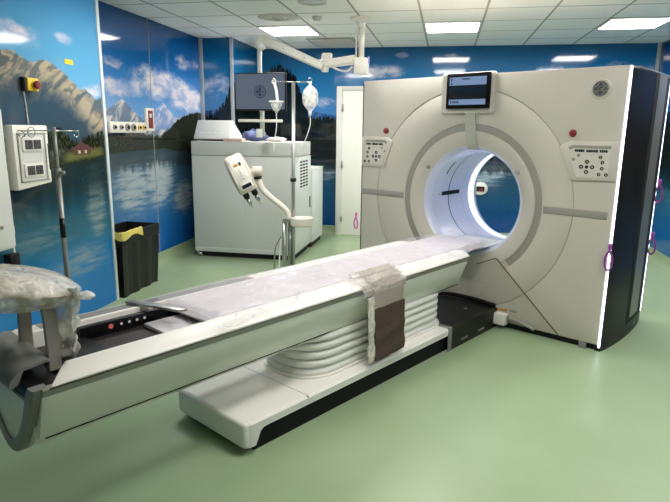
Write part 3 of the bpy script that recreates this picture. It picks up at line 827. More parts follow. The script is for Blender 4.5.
# bellows
bl = new(); loops = []
def brr(hx0, hx1, y0, y1, r, z, n=8):
    out = []
    for cx, cy, a0 in ((hx1-r, y1-r, 0), (hx0+r, y1-r, 90), (hx0+r, y0+r, 180), (hx1-r, y0+r, 270)):
        for k in range(n+1):
            a = D2(a0+90*k/n); out.append((cx+r*math.cos(a), cy+r*math.sin(a), z))
    return out
nb = 5; z0 = .168; H = .245
for k in range(nb*8+1):
    q = k/8; ph = q-math.floor(q); z = z0+H*k/(nb*8)
    bulge = .020*abs(math.sin(PI*ph))**.55
    sk = .004 if k == 0 else 0
    loops.append(brr(-.232-bulge+.02, .238+bulge-.02+sk, -2.02-bulge+.02, -.60+bulge-.02, .21, z))
loft(bl, loops, True); bel = obj('bellows', bl, M['bellows'], t, 60)
obj('bellows_base', loft(new(), [brr(-.245, .252, -2.035, -.585, .22, .168), brr(-.245, .252, -2.035, -.585, .22, .18)]), M['table'], bel)
# gantry-side support under the table end
obj('cradle_tongue', loft(new(), [[(.185, y, .615), (.10, y, .59), (0, y, .583), (-.10, y, .59), (-.185, y, .615), (-.17, y, .625), (.17, y, .625)] for y in (Y1-.2, -.05, .3)]), M['table_side'], t)

# mattress pad under clear plastic
def wr(x, y, a=1., s=1.):
    v = noise.noise(Vector((x*9*s, y*3.2*s, 3.1)))*.5+noise.noise(Vector((x*22*s, y*11*s, 7.7)))*.3
    r = 1-abs(noise.noise(Vector((x*7*s+y*3, y*5*s-x*4, 1.3))))*2
    return a*(v*.010+max(0, r)**3*.007)
mt = thing('mattress_pad', 'pale quilted mattress pad lying along the scanner table', 'mattress', GO, -GY)
def mtop(u, v):
    x = -.205+.41*u; y = -2.58+(-.05+2.58)*v
    e = min(1, min(u, 1-u)/.06); ee = min(1, v/.02)
    return (x, y, .632+(.044*math.sqrt(max(0, 1-(1-e)**2)))*(.4+.6*ee)+wr(x, y, .35)*e-.008*(1-abs(2*u-1)**2))
mb = sheet(new(), mtop, 24, 160)
for p0, p1 in ((0, 0),):
    pass
bmesh.ops.recalc_face_normals(mb, faces=mb.faces)
bmesh.ops.solidify(mb, geom=mb.faces[:], thickness=.012)
obj('pad', mb, M['mattress'], mt)
# hang-over of clear plastic
ps = thing('plastic_sheet', 'wrinkled clear plastic sheet spread over the mattress pad and table shoulder', 'plastic sheet', GO, -GY)
def pfn(u, v):
    y = -2.62+(.10+2.62)*v
    edge = .30+.012*math.sin(y*9)+.015*noise.noise(Vector((y*6, 0, 0)))
    s = -.30+(.30+edge)*u
    a = abs(s)
    if a < .20: z = .690
    else: z = .690-(a-.20)*.25
    if y > -.5:
        k = min(1, (y+.5)/.5)
        s *= 1-.15*k
        if a > .2: z -= .0*k
    return (s, y, z+wr(s, y, .8, 1.3)+.002)
obj('sheet', sheet(new(), pfn, 44, 200), M['film'], ps, 180)

# strap
st = thing('restraint_strap', 'wide brown strap in a clear sleeve hanging over the near side of the table', 'strap', GO, -GY)
path = smooth_path([(.19, 0, .698), (.24, 0, .690), (.29, 0, .670), (.314, 0, .645), (.325, 0, .60), (.333, 0, .45), (.338, 0, .32), (.342, 0, .205)], 6)
def sfn(y0, y1, pth, off, rag=0.):
    def f(u, v):
        k = v*(len(pth)-1); i = min(int(k), len(pth)-2); p = pth[i].lerp(pth[i+1], k-i)
        w = .004*math.sin(v*14+u*3)
        y = y0+(y1-y0)*u+rag*noise.noise(Vector((v*9, u*2, off)))*(1 if u in (0, 1) else 0)
        return (p.x+off+w*(v > .3), y, p.z+(off if v < .3 else 0)+.004*noise.noise(Vector((u*5, v*8, 0))))
    return f
lower = [p for p in path if p.z < .51]
b = sheet(new(), sfn(-1.585, -1.30, lower, .010), 10, 30, .010); obj('strap_pad', b, M['brown'], st)
b = sheet(new(), sfn(-1.68, -1.28, [p for p in path if p.z > .585], .009, .012), 16, 50); obj('clear_sleeve', b, M['film_strap'], st, 180)
b = sheet(new(), sfn(-1.585, -1.30, [p for p in path if p.z > .49], .004), 10, 20, .004); obj('strap_web', b, M['web'], st)
b = sheet(new(), sfn(-1.645, -1.588, [p for p in path if p.z < .60], .008, .004), 4, 30, .004); obj('sleeve_fold', b, M['film_dense'], st, 180)

# table pole with hooks
pp = gw(-.28, -3.0)
ip = thing('hook_pole', 'slim metal hook pole standing at the near end of the table rail', 'pole', (pp.x, pp.y, .655), -GY)
obj('socket', cyl(new(), (0, 0, -.02), (0, 0, .05), .017, n=14), M['mgrey'], ip)
obj('pole', cyl(new(), (0, 0, .03), (0, 0, .65), .0105, n=14), M['polegrey'], ip)
obj('upper_pole', cyl(new(), (0, 0, .62), (0, 0, .842), .0085, n=14), M['polegrey'], ip)
obj('collar', cyl(new(), (0, 0, .638), (0, 0, .672), .015, n=14), M['mgrey'], ip)
obj('collar_knob', cyl(new(), (.0, 0, .655), (.03, .014, .655), .008, n=10), M['mgrey'], ip)
obj('rubber_grip', cyl(new(), (0, 0, .375), (0, 0, .46), .012, n=14), M['black'], ip)
cb = new()
ca = Vector((math.sin(GY)*0+1, 0, 0))
bar = [(-.05, -.14, .83), (0, 0, .83), (.03, .11, .83)]
tube(cb, [(-.0, -.14, .826), (0, 0, .828), (0, .105, .826)], .0026, 8); obj('crossbar', cb, M['chrome'], ip)
for y in (-.125, .092):
    hk = [(0, y+.011*math.sin(D2(a)), .813+.011*math.cos(D2(a))) for a in range(0, 271, 27)]
    obj('hook', tube(new(), [(0, y, .826)]+hk, .0026, 6), M['chrome'], ip)

# wrapped head-support on the table end
hs = thing('wrapped_support', 'plastic-wrapped padded support on grey arched legs at the near table end', 'support', GO, -GY)
def arch(xa, xb, ya, yb, zt, r=.02):
    pts = [(xa, ya, .61), (xa, ya, .70), (xa+.01, ya, .79)]
    for k in range(1, 8):
        a = PI*k/8; pts.append(((xa+xb)/2-(xb-xa)/2*math.cos(a), ya+(yb-ya)*k/8, .80+(zt-.80)*math.sin(a)))
    pts += [(xb-.005, yb, .79), (xb, yb, .70), (xb, yb, .61)]
    bm = new(); lp = []
    P = [Vector(p) for p in smooth_path(pts, 3)]
    for i, p in enumerate(P):
        tg = (P[min(i+1, len(P)-1)]-P[max(i-1, 0)]).normalized(); w = Vector((0, 1, 0)); nn = tg.cross(w).normalized()
        lp.append([p+w*.022+nn*.012, p-w*.022+nn*.012, p-w*.022-nn*.012, p+w*.022-nn*.012])
    loft(bm, lp, True); return bm
obj('leg_arch', arch(-.115, .10, -3.245, -3.225, .90), M['leggrey'], hs)
obj('base_arc', tube(new(), smooth_path([(-.15, -3.30, .622), (-.02, -3.255, .625), (.02, -3.17, .625), (-.03, -3.09, .622), (-.13, -3.08, .62)]), .016, 8), M['mgrey'], hs)
def pad(u, v):
    y = -3.75+.62*v; a = -1.+2.*u
    x = -.02+.20*a
    return (x, y, .905-.12*(v-.55)+.045*a*a+.012*noise.noise(Vector((x*9, y*9, 2))))
pb = sheet(new(), pad, 14, 30); bmesh.ops.solidify(pb, geom=pb.faces[:], thickness=-.045); obj('pad', pb, M['tan'], hs)
def wrap(k):
    def f(u, v):
        y = -3.80+.715*v; a = 2*PI*u
        rx, rz = .215, .088
        end = max(0., 1-abs(2*v-1)**6)
        n1 = noise.noise(Vector((math.cos(a)*2.2, y*7, math.sin(a)*2.2)))*.5+noise.noise(Vector((math.cos(a)*5, y*18, math.sin(a)*5)))*.28
        q = (.35+.65*end)*(1+.22*n1)
        x = -.02+rx*q*math.cos(a); z = .925-.13*(v-.55)+rz*q*math.sin(a)*(1.0 if math.sin(a) > 0 else .8)+.02*math.cos(a)**2
        return (x, y, z)
    return f
obj('plastic_wrap', sheet(new(), wrap(0), 48, 70), M['film_dense'], hs, 180)
def drape(u, v):
    y = -3.215+.07*u+.01*v; z = .93-.29*v
    x = .06+.13*math.sin(u*2.2)*(1-.25*v)-.05*v+.03*noise.noise(Vector((u*4, v*3, 5)))+.02*noise.noise(Vector((u*11, v*5, 1)))
    return (x, y+.02*noise.noise(Vector((v*5, u*6, 9))), z)
obj('plastic_tail', sheet(new(), drape, 20, 26), M['film_milky'], hs, 180)
def tip(u, v):
    a = 2*PI*u; q = math.sqrt(max(0, 1-(v*2-1)**2))*.022*(1+.4*noise.noise(Vector((u*5, v*4, 2))))
    return (.10+q*math.cos(a), -3.125+.075*v, .872+q*math.sin(a)*.8-.01*v)
obj('plastic_knot', sheet(new(), tip, 12, 10), M['film_dense'], hs, 180)

# ------------------------------------------------------------------ things on the near left wall
q = thing('emergency_stop', 'yellow emergency stop box with a red mushroom button on the left mural', 'switch', (XN, 3.47, 1.775))
obj('case', box(new(), 0, .045, -.06, .045, -.042, .042, .006), M['yellow'], q)
obj('back_plate', box(new(), 0, .035, -.08, -.058, -.044, .044, .004), M['dark'], q)
obj('button', lathe(new(), [(.016, .044), (.016, .055), (.027, .057), (.027, .068), (.02, .074)], (0, .005, -.002), 'X', 24), M['red'], q)
obj('feed_wire', tube(new(), [(.006, -.06, -.05), (.006, -.052, -.14), (.006, -.045, -.262)], .004, 6), M['cable'], q)
tag(obj('wall_sticker', box(new(), XN, XN+.002, 3.87, 3.965, 1.955, 1.99), M['yellow']), 'small yellow sticker on the left mural above the mountain', 'sticker')
# breaker panel
q = thing('breaker_panel', 'white wall breaker panel with a clear door and two rows of switches', 'electrical panel', (XN, 3.362, 1.295))
W2, H2 = .165, .212
b = new(); prism(b, [(-W2, -H2), (W2, -H2+.03), (W2, H2-.0), (-W2, H2)], 0, .07, 'X', .012); obj('enclosure', b, M['enamel'], q)
rim_ = new()
for a in ((-W2+.03, W2-.03, H2-.06, H2-.05), (-W2+.03, W2-.03, -H2+.05, -H2+.06), (-W2+.03, -W2+.04, -H2+.05, H2-.05), (W2-.05, W2-.04, -H2+.05, H2-.05)):
    box(rim_, .068, .076, a[0], a[1], a[2], a[3])
fr_ = obj('inner_frame', rim_, M['belt'], q)
obj('back_board', box(new(), .066, .072, -W2+.035, W2-.045, -H2+.055, H2-.055), M['cab'], q)
for zz in (.085, -.085):
    rr_ = obj('breaker_row', box(new(), .07, .082, -.10, .085, zz-.045, zz+.045, .003), M['enamel'], q)
    for k, y0 in enumerate((-.08, -.045, -.002, .033)):
        obj('breaker', box(new(), .08, .089, y0, y0+.03, zz-.03, zz+.03, .002), M['bezel'], rr_)
dr = obj('clear_door', box(new(), .092, .096, -W2+.03, W2-.04, -H2+.05, H2-.05), M['clear'], q)
obj('door_catch', box(new(), .09, .10, W2-.045, W2-.03, -.09, .09, .003), M['dark'], q)
obj('wire_ring', tube(new(), [(.098, -.03+.034*math.cos(a), .165+.034*math.sin(a)) for a in [2*PI*k/18 for k in range(19)]], .003, 6), M['mgrey'], q)
obj('tie', tube(new(), smooth_path([(.1, .075, .03), (.1, .07, -.01), (.1, .055, -.04)]), .003, 6), M['cable'], q)
# white cabinet at the frame edge with its cable
q = thing('wall_cabinet', 'white wall cabinet cut by the left picture edge, with a white cable below', 'cabinet', (XN, 2.82, 1.25))
obj('body', box(new(), 0, .10, -.30, .262, -.52, .36, .008), M['cab'], q)
obj('door', box(new(), .10, .112, -.29, .254, -.505, .35, .004), M['cab'], q)
obj('lock', cyl(new(), (.11, .15, -.37), (.118, .15, -.37), .012, n=14), M['mgrey'], q)
cbp = smooth_path([(.05, .262, -.30), (.06, .29, -.33), (.06, .305, -.42), (.06, .292, -.48), (.06, .29, -.56), (.06, .28, -.62)])
obj('power_cable', tube(new(), cbp, .007, 8), M['cable'], q)
obj('plug', box(new(), .03, .09, .22, .31, -.66, -.56, .012), M['black'], q)

# ------------------------------------------------------------------ things on the far left wall
q = thing('gas_outlet_panel', 'white wall strip with a row of six gas outlets on the left mural', 'outlet panel', (XL, 5.145, 1.50))
obj('plate', box(new(), 0, .03, -.325, .322, -.052, .052, .004), M['enamel'], q)
for k, y in enumerate((-.26, -.15, -.04, .07, .18, .27)):
    r = .036 if k in (2, 3) else .024
    oo = obj('outlet', lathe(new(), [(r, .03), (r, .042), (r*.6, .045)], (0, y, 0), 'X', 20), M['yellow'] if k > 3 else M['labelgrey'], q)
    obj('outlet_socket', lathe(new(), [(r*.55, .044), (r*.5, .055), (r*.2, .057)], (0, y, 0), 'X', 14), M['dark'], oo)
q = thing('red_call_panel', 'upright white plate with a dark red insert beside the gas outlet strip', 'wall switch', (XL, 5.565, 1.582))
obj('plate', box(new(), 0, .03, -.075, .075, -.118, .118, .004), M['enamel'], q)
obj('red_insert', box(new(), .028, .036, -.045, .045, -.09, .092, .004), M['red'], q)
obj('switch_window', box(new(), .034, .039, -.03, .012, .02, .06, .002), M['cream'], q)

# bin
q = thing('waste_bin', 'black ribbed waste bin standing against the left wall', 'bin', (-2.905, 4.665, 0))
def binloop(z, k, rib):
    # k: half sizes
    hx, hy = .145+.032*k, .30+.028*k; out = []
    def side(p0, p1, nrm, n):
        for i in range(n):
            tt = i/n; p = Vector(p0).lerp(Vector(p1), tt)
            r = rib if int(tt*n/3) % 2 else 0.
            out.append((p.x+nrm[0]*-r, p.y+nrm[1]*-r, z))
    side((hx, -hy, 0), (hx, hy, 0), (1, 0), 18); side((hx, hy, 0), (-hx, hy, 0), (0, 1), 12)
    side((-hx, hy, 0), (-hx, -hy, 0), (-1, 0), 18); side((-hx, -hy, 0), (hx, -hy, 0), (0, -1), 12)
    return out
def bininner(z, k):
    return [(x*.93, y*.95, z) for x, y, _ in binloop(z, k, 0)]
b = new(); loft(b, [binloop(0.0, 0, .014), binloop(.48, .82, .014), binloop(.485, .9, 0), binloop(.585, 1., 0), bininner(.585, 1.), bininner(.03, 0)], True); obj('body', b, M['bin'], q, 25)
rimb = new(); loft(rimb, [binloop(.567, 1.08, 0), binloop(.587, 1.1, 0), bininner(.59, 1.05), bininner(.575, 1.0)], True, (False, False)); obj('rim', rimb, M['bin'], q)
q = thing('bin_bag', 'yellow bag folded over the rim of the black waste bin', 'bag', (-2.905, 4.665, 0))
def bagf(u, v):
    # runs round the rim; v: inside bottom -> over the rim -> outside
    L = binloop(0, 1.04, 0); n = len(L); k = u*29-20; i = int(math.floor(k)) % n; f = k-math.floor(k)
    p = Vector(L[i]).lerp(Vector(L[(i+1) % n]), f)
    w = noise.noise(Vector((u*18, v*3, 0)))*.012*min(1, v*1.6)
    prof = [(.74, .38), (.80, .52), (.92, .592), (1.0, .606), (1.07, .596), (1.09, .545-.02*math.sin(u*20))]
    kk = v*5; j = min(int(kk), 4); ff = kk-j
    s_, z_ = prof[j][0]+(prof[j+1][0]-prof[j][0])*ff, prof[j][1]+(prof[j+1][1]-prof[j][1])*ff
    return (p.x*s_+w, p.y*(1+(s_-1)*.6)+w, z_+w)
obj('bag', sheet(new(), bagf, 60, 15, .002), M['bag'], q)

# ------------------------------------------------------------------ cabinets
q = thing('equipment_cabinet', 'tall white equipment cabinet standing against the left wall in front of the mural', 'cabinet', (-2.275, 6.51, 0))
obj('plinth', box(new(), -.58, .585, -.35, .36, 0, .075), M['dark'], q)
obj('body', box(new(), -.615, .615, -.39, .39, .07, 1.192, .008), M['cab'], q)
obj('top_section', box(new(), -.615, .615, -.39, .39, 1.197, 1.355, .008), M['cab'], q)
obj('kick_panel', box(new(), -.60, .61, -.398, -.385, .065, .115, .004), M['cab'], q)
sp = obj('side_panel', box(new(), .612, .622, -.37, .375, .09, 1.185, .003), M['cab2'], q)
b = new()
for i in range(9):
    for j in range(3): box(b, .621, .6235, -.15+j*.13, -.05+j*.13, .83+i*.036, .850+i*.036)
obj('vent_slots', b, M['dark'], sp)
obj('handle_recess', box(new(), .620, .626, .30, .36, .54, .68, .003), M['black'], sp)
obj('foot', cyl(new(), (-.56, -.36, 0), (-.56, -.36, .05), .03, n=14), M['chrome'], q)
q = thing('side_cabinet', 'lower pale cabinet standing behind the tall white equipment cabinet', 'cabinet', (-2.12, 7.24, 0))
obj('plinth', box(new(), -.44, .455, -.29, .28, 0, .075), M['dark'], q)
obj('body', box(new(), -.47, .48, -.315, .305, .07, 1.0, .008), M['cab2'], q)
obj('top', box(new(), -.475, .485, -.32, .31, 1.0, 1.015, .004), M['cab2'], q)
# wedge-shaped box on top
q = thing('wedge_console', 'white wedge-shaped console on top of the tall equipment cabinet', 'console', (-2.67, 6.40, 1.356))
b = new(); prism(b, [(-.17, .02), (-.16, .045), (-.04, .235), (-.02, .238), (.28, .06), (.28, .02)], -.235, .20, 'X', .008); obj('body', b, M['cab'], q)
obj('gap_shade', box(new(), -.21, .18, -.13, .24, 0., .022), M['dark'], q)  # dark slab standing in for the shadow gap under the console
for i in range(4):
    kb = new(); x0 = -.16+i*.08
    loft(kb, [[(x0, -.129-.004, .090), (x0+.04, -.129-.004, .090), (x0+.04, -.089-.004, .142), (x0, -.089-.004, .142)], [(x0, -.120, .086), (x0+.04, -.120, .086), (x0+.04, -.08, .138), (x0, -.08, .138)]])
    obj('key', kb, M['cab2'], q)
# packet and paper
def crumple(sx, sy, sz, seed):
    def f(u, v):
        a = 2*PI*u; th = PI*v
        n = 1+.45*noise.noise(Vector((math.cos(a)*1.7+seed, math.sin(a)*1.7, v*4)))+.2*noise.noise(Vector((math.cos(a)*5, math.sin(a)*5+seed, v*9)))
        return (sx*n*math.sin(th)*math.cos(a), sy*n*math.sin(th)*math.sin(a), max(.002, sz*(.5-.5*math.cos(th))*n))
    return f
tagged = tag(obj('supply_packet', sheet(new(), crumple(.15, .10, .11, 2.), 28, 18), M['bluefoil'], None, 20), 'crumpled blue and white packet on top of the tall equipment cabinet', 'packet')
tagged.location = (-2.20, 6.37, 1.357)
tagged = tag(obj('paper_pack', box(new(), -.14, .09, -.06, .06, 0, .035, .008), M['pinkpaper']), 'pale pink paper pack beside the wedge console on the cabinet top', 'packet')
tagged.location = (-2.36, 6.19, 1.357)
tagged = tag(obj('white_wrapper', sheet(new(), crumple(.11, .07, .05, 9.), 22, 14), M['enamel'], None, 20), 'crumpled white wrapper right of the blue packet on the cabinet top', 'packet')
tagged.location = (-1.90, 6.24, 1.357)

# ------------------------------------------------------------------ ceiling arm and monitor
q = thing('ceiling_boom', 'white jointed ceiling arm that carries the grey monitor', 'monitor arm', (-.905, 5.9, ZC))
obj('ceiling_flange', lathe(new(), [(.11, -.001), (.11, -.018), (.075, -.03), (.05, -.05), (.045, -.09)], n=32), M['enamel'], q)
col = new(); tube(col, [(.012, 0, -.05), (.012, 0, -.40)], .030, 18); obj('column', col, M['enamel'], q)
obj('column_rail', tube(new(), [(-.04, 0, -.06), (-.04, 0, -.42)], .009, 8), M['cab'], q)
hs_ = obj('column_housing', box(new(), -.055, .085, -.075, .075, -.545, -.385, .018), M['enamel'], q)
obj('side_label', box(new(), .0855, .092, -.04, .04, -.44, -.37, .002), M['violet_label'], hs_)
def beam(p0, p1, w0, w1, h0, h1):
    p0, p1 = Vector(p0), Vector(p1); t_ = (p1-p0).normalized(); up = Vector((0, 1, 0)).cross(t_).normalized()*-1
    if up.z < 0: up = -up
    lp = []
    for k, (p, w, h) in enumerate(((p0, w0, h0), (p0.lerp(p1, .5), (w0+w1)/2, (h0+h1)/2), (p1, w1, h1))):
        lp.append([p+Vector((0, a*w, 0))+up*(b*h) for a, b in ((1, .6), (.6, 1), (-.6, 1), (-1, .6), (-1, -.6), (-.6, -1), (.6, -1), (1, -.6))])
    return loft(new(), lp, True)
a1 = obj('lower_arm', beam((-.05, 0, -.40), (-.36, -.02, -.44), .045, .04, .045, .04), M['enamel'], q)
obj('cable_sag', tube(new(), smooth_path([(-.07, -.03, -.47), (-.13, -.03, -.515), (-.22, -.03, -.50), (-.30, -.03, -.46)]), .011, 8), M['cable'], a1)
obj('elbow', lathe(new(), [(.034, -.52), (.038, -.50), (.038, -.36), (.032, -.345)], (-.36, -.01, 0), 'Z', 24), M['enamel'], q)
obj('elbow_box', box(new(), -.385, -.29, -.05, .03, -.40, -.335, .01), M['enamel'], q)
a2 = obj('upper_arm', beam((-.37, -.05, -.47), (-1.0, -.05, -.20), .04, .045, .04, .048), M['enamel'], q)
for f_ in (.3, .65):
    p = Vector((-.37, -.094, -.47)).lerp(Vector((-1.0, -.094, -.20)), f_); obj('screw', cyl(new(), p, p+Vector((0, -.006, 0)), .008, n=10), M['labelgrey'], a2)
obj('wrist', lathe(new(), [(.03, -.30), (.052, -.28), (.052, -.19), (.04, -.165)], (-1.035, -.05, 0), 'Z', 24), M['enamel'], q)
obj('drop_tube', tube(new(), [(-1.05, -.05, -.26), (-1.05, -.05, -.9), (-1.05, .01, -.92), (-1.05, .01, -1.18)], .024, 14), M['cab'], q)
obj('handle_bar', box(new(), -1.30, -.81, -.06, -.02, -1.03, -1.0, .008), M['enamel'], q)
obj('handle_box', box(new(), -1.10, -1.04, -.06, -.01, -1.19, -1.10, .006), M['enamel'], q)
q = thing('wall_monitor', 'flat grey monitor with a round dark emblem hanging from the ceiling arm', 'monitor', (-1.935, 5.82, 1.878))
obj('bezel', box(new(), -.278, .278, -.03, .02, -.19, .19, .006), M['bezel'], q)
obj('screen', box(new(), -.268, .268, -.032, -.029, -.176, .18), M['monitor'], q)
obj('emblem_disc', lathe(new(), [(.064, -.0315), (.064, -.0335)], (0, 0, 0), 'Y', 32), M['logo_dark'], q)
obj('monogram', monogram((.0, .0), .056, -.034, 1.3), M['monogram_light'], q)
obj('vesa_mount', box(new(), -.11, -.05, .02, .06, -.06, .06, .006), M['mgrey'], q)

# ------------------------------------------------------------------ contrast injector on its stand
q = thing('contrast_injector', 'white contrast injector head on a curved arm and floor stand behind the table', 'injector', (-1.37, 5.0, 0))
obj('pole', cyl(new(), (.0, 0, .06), (.01, 0, 1.905), .0165, n=16), M['metal'], q)
obj('pole_clamp', cyl(new(), (.005, 0, 1.03), (.005, 0, 1.062), .028, n=16), M['black'], q)
cbr = new(); tube(cbr, [(-.175, 0, 1.915), (.165, 0, 1.908)], .005, 8); obj('hook_bar', cbr, M['chrome'], q)
for x in (-.172, .163):
    obj('hook', tube(new(), [(x, 0, 1.912)]+[(x+.017*math.sin(D2(180-a)), 0, 1.908+.018+.017*math.cos(D2(180-a))) for a in range(0, 300, 30)], .004, 6), M['chrome'], q)
arm = smooth_path([(-.335, -.02, 1.14), (-.325, -.02, 1.06), (-.285, -.02, .955), (-.20, -.02, .875), (-.10, -.02, .80), (-.045, -.02, .74), (-.035, -.02, .67)], 6)
obj('curved_arm', tube(new(), arm, .026, 16), M['cream'], q)
obj('arm_knob', cyl(new(), (-.335, -.02, 1.08), (-.335, -.02, 1.16), .048, n=20), M['cream'], q)
obj('arm_collar', cyl(new(), (-.327, -.02, 1.045), (-.33, -.02, 1.07), .036, n=18), M['black'], q)
obj('clamp_plate', box(new(), -.085, .04, -.06, .04, .655, .69, .008), M['metal'], q)
obj('round_tray', lathe(new(), [(.04, .70), (.105, .70), (.105, .635), (.095, .625), (.04, .625)], (.09, -.02, 0), n=32, close=True), M['cream'], q)
obj('tray_bottom', lathe(new(), [(.0, .698), (.10, .698), (.10, .69), (.0, .69)], (.09, -.02, 0), n=32, close=True), M['cream'], q)
for x, y in ((-.075, -.03), (-.035, .02)): obj('stand_tube', cyl(new(), (x, y, .06), (x, y, .66), .022, n=14), M['metal'], q)
fb = obj('stand_base', lathe(new(), [(.06, .10), (.09, .075), (.10, .06), (.06, .06)], n=24, close=True), M['mgrey'], q)
for k in range(5):
    a = 2*PI*k/5+.3; ex, ey = .27*math.cos(a), .27*math.sin(a)
    lg = obj('leg', tube(new(), [(.05*math.cos(a), .05*math.sin(a), .085), (ex, ey, .07)], [.022, .016], 10), M['mgrey'], q)
    obj('caster', cyl(new(), (ex-.012*math.sin(a), ey+.012*math.cos(a), .031), (ex+.012*math.sin(a), ey-.012*math.cos(a), .031), .03, n=16), M['black'], lg)
# head, tilted
hd = new(); lp = []
for z, w, dpt in ((-.20, .085, .055), (-.185, .098, .068), (-.05, .105, .078), (.12, .10, .072), (.185, .09, .06), (.205, .07, .045)):
    lp.append([(x, y, z) for dpt in (dpt*1.25,) for x, y in ((w, -dpt*.55), (w*.8, -dpt), (-w*.8, -dpt), (-w, -dpt*.55), (-w, dpt*.6), (-w*.8, dpt), (w*.8, dpt), (w, dpt*.6))])
loft(hd, lp, True)
ho = obj('injector_head', hd, M['cream'], q, 50)
fp_ = new()
box(fp_, -.066, .066, -.105, -.07, -.165, .165, .012); obj('face_plate', fp_, M['enamel'], ho)
obj('key_panel', box(new(), -.04, .045, -.1085, -.103, -.07, .06, .002), M['shell_white'], ho)
obj('display_strip', box(new(), -.05, .05, -.109, -.103, -.15, -.112, .002), M['logo_dark'], ho)
obj('warning_mark', box(new(), -.035, .01, -.108, -.103, .085, .11, .002), M['orange'], ho)
obj('brand_mark', box(new(), .02, .045, -.108, -.103, .08, .115, .002), M['logo_grey'], ho)
for k in range(4): obj('key', cyl(new(), (.0, -.108, .04-.03*k), (.0, -.1105, .04-.03*k), .007, n=10), M['labelgrey'], ho)
for x in (-.045, .048):
    sy = obj('syringe_clamp', cyl(new(), (x, -.01, -.19), (x, -.01, -.255), .032, n=18), M['black'], ho)
    obj('syringe', tube(new(), [(x, -.01, -.25), (x, -.01, -.32), (x, -.01, -.335), (x, -.01, -.37)], [.021, .021, .008, .005], 14), M['chrome'], ho)
ho.location = (-.485, -.06, 1.092); ho.scale = (.9, .9, .9); ho.rotation_euler = (D2(-4), D2(-25), D2(26))
obj('neck', cyl(new(), (-.45, -.02, 1.11), (-.33, -.02, 1.12), .026, n=14), M['cream'], q)
obj('head_cable', tube(new(), smooth_path([(-.46, -.05, .80), (-.43, -.05, .70), (-.38, -.05, .56), (-.30, -.05, .47), (-.15, -.04, .44)]), .003, 6), M['clear'], q)
obj('hose', tube(new(), smooth_path([(-.10, -.03, .52), (-.13, -.04, .47), (-.16, -.05, .38), (-.175, -.06, .12)]), .007, 8), M['mgrey'], q)
obj('hose', tube(new(), smooth_path([(-.11, -.03, .50), (-.115, -.04, .40), (-.12, -.05, .28), (-.125, -.06, .12)]), .007, 8), M['cable'], q)

# infusion bag
q = thing('infusion_bag', 'clear infusion bag hanging from the right hook of the injector pole', 'infusion bag', (-1.207, 5.0, 1.90))
def bagshape(u, v):
    a = 2*PI*u; w = [.02, .06, .072, .074, .07, .045, .012]; k = v*6; i = min(int(k), 5); ww = w[i]+(w[i+1]-w[i])*(k-i)
    dd = .6*math.sin(PI*min(1, v*1.05))*.035+.004
    return (ww*math.cos(a), dd*math.sin(a), -.02-.225*v)
obj('pouch', sheet(new(), bagshape, 24, 18), M['film_bag'], q)
obj('fluid', sheet(new(), lambda u, v: (lambda p: (p[0]*.7, p[1]*.6, -.05-.15*v))(bagshape(u, .25+.5*v)), 20, 12), M['fluid'], q)
obj('port', cyl(new(), (0, 0, -.24), (0, 0, -.28), .013, n=12), M['enamel'], q)
obj('hang_tab', box(new(), -.012, .012, -.003, .003, -.03, .01, .002), M['enamel'], q)
obj('drip_line', tube(new(), smooth_path([(0, 0, -.28), (.0, .0, -.36), (-.035, .0, -.47), (-.09, .0, -.60), (-.125, .0, -.70)]), .004, 6), M['cable'], q)
q = thing('drip_chamber', 'white cup-shaped drip holder hanging from the left hook of the injector pole', 'infusion holder', (-1.54, 5.0, 1.90))
obj('hanger_strap', loft(new(), [[(x-.012, -.003, z), (x+.012, -.003, z), (x+.012, .003, z), (x-.012, .003, z)] for x, z in ((0, .02), (.022, -.06), (.03, -.14), (.03, -.20))]), M['enamel'], q)
obj('hook_loop', tube(new(), [(-.0+.018*math.cos(2*PI*k/12), 0, .012+.018*math.sin(2*PI*k/12)) for k in range(13)], .004, 6), M['enamel'], q)
obj('cup', lathe(new(), [(.052, -.155), (.055, -.16), (.052, -.19), (.036, -.225), (.015, -.245), (.010, -.26)], (.02, 0, 0), n=24), M['film_bag'], q)
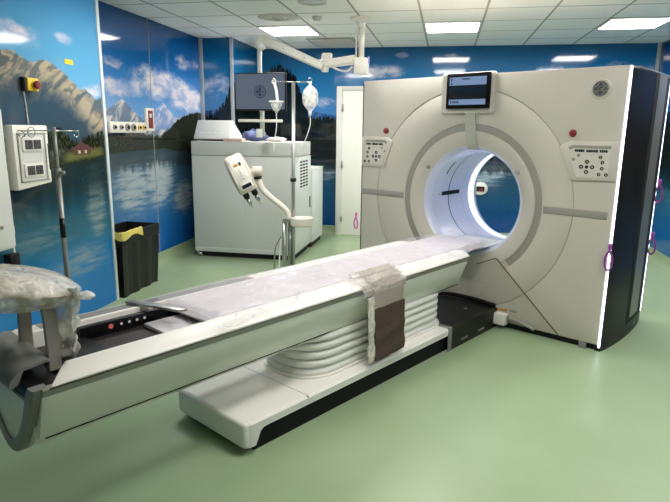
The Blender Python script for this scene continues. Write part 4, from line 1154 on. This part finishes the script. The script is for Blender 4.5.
obj('cup_rim', lathe(new(), [(.05, -.152), (.066, -.152), (.066, -.162), (.05, -.162)], (.02, 0, 0), n=24, close=True), M['enamel'], q)
obj('drip_line', tube(new(), smooth_path([(.02, 0, -.26), (.02, 0, -.38), (.0, 0, -.50), (-.01, 0, -.60)]), .004, 6), M['cable'], q)

# plate on the back wall seen through the bore
q = thing('wall_outlet', 'white oval wall outlet seen through the scanner bore', 'wall outlet', (.49, YB, .735))
b = new(); lathe(b, [(.10, 0.), (.10, -.02), (.085, -.03)], n=32)
for v in b.verts:
    v.co = Vector((v.co.x*1.0, v.co.z, v.co.y*.9))
obj('plate', b, M['cab'], q)
obj('socket', box(new(), -.055, .055, -.036, -.028, -.04, .03, .004), M['dark'], q)
obj('socket_insert', box(new(), -.015, .03, -.039, -.034, -.03, .005, .002), M['red'], q)

# ------------------------------------------------------------------ world, camera
w = bpy.data.worlds.new('world'); scn.world = w; w.use_nodes = True
w.node_tree.nodes['Background'].inputs[0].default_value = (.6, .65, .7, 1); w.node_tree.nodes['Background'].inputs[1].default_value = .05

pitch, roll, yaw = .213365, .0121188, -.1907957
cp, sp_ = math.cos(pitch), math.sin(pitch)
f = Vector((math.sin(yaw)*cp, math.cos(yaw)*cp, -sp_)); r = Vector((math.cos(yaw), -math.sin(yaw), 0)); u = r.cross(f)
r2 = r*math.cos(roll)+u*math.sin(roll); u2 = -r*math.sin(roll)+u*math.cos(roll)
cam = bpy.data.cameras.new('camera'); co = bpy.data.objects.new('camera', cam); COL.objects.link(co)
mw = Matrix((r2, u2, -f)).transposed().to_4x4(); mw.translation = Vector((0, 0, 1.5)); co.matrix_world = mw
cam.sensor_fit = 'HORIZONTAL'; cam.sensor_width = 36.; cam.lens = 559.25/670*36; cam.clip_start = .05
scn.camera = co
scn.cycles.diffuse_bounces = 8; scn.cycles.max_bounces = 14; scn.cycles.transparent_max_bounces = 16
vs = scn.view_settings
vs.view_transform = 'Standard'; vs.look = 'None'; vs.exposure = .08; vs.gamma = 1.; vs.use_curve_mapping = False
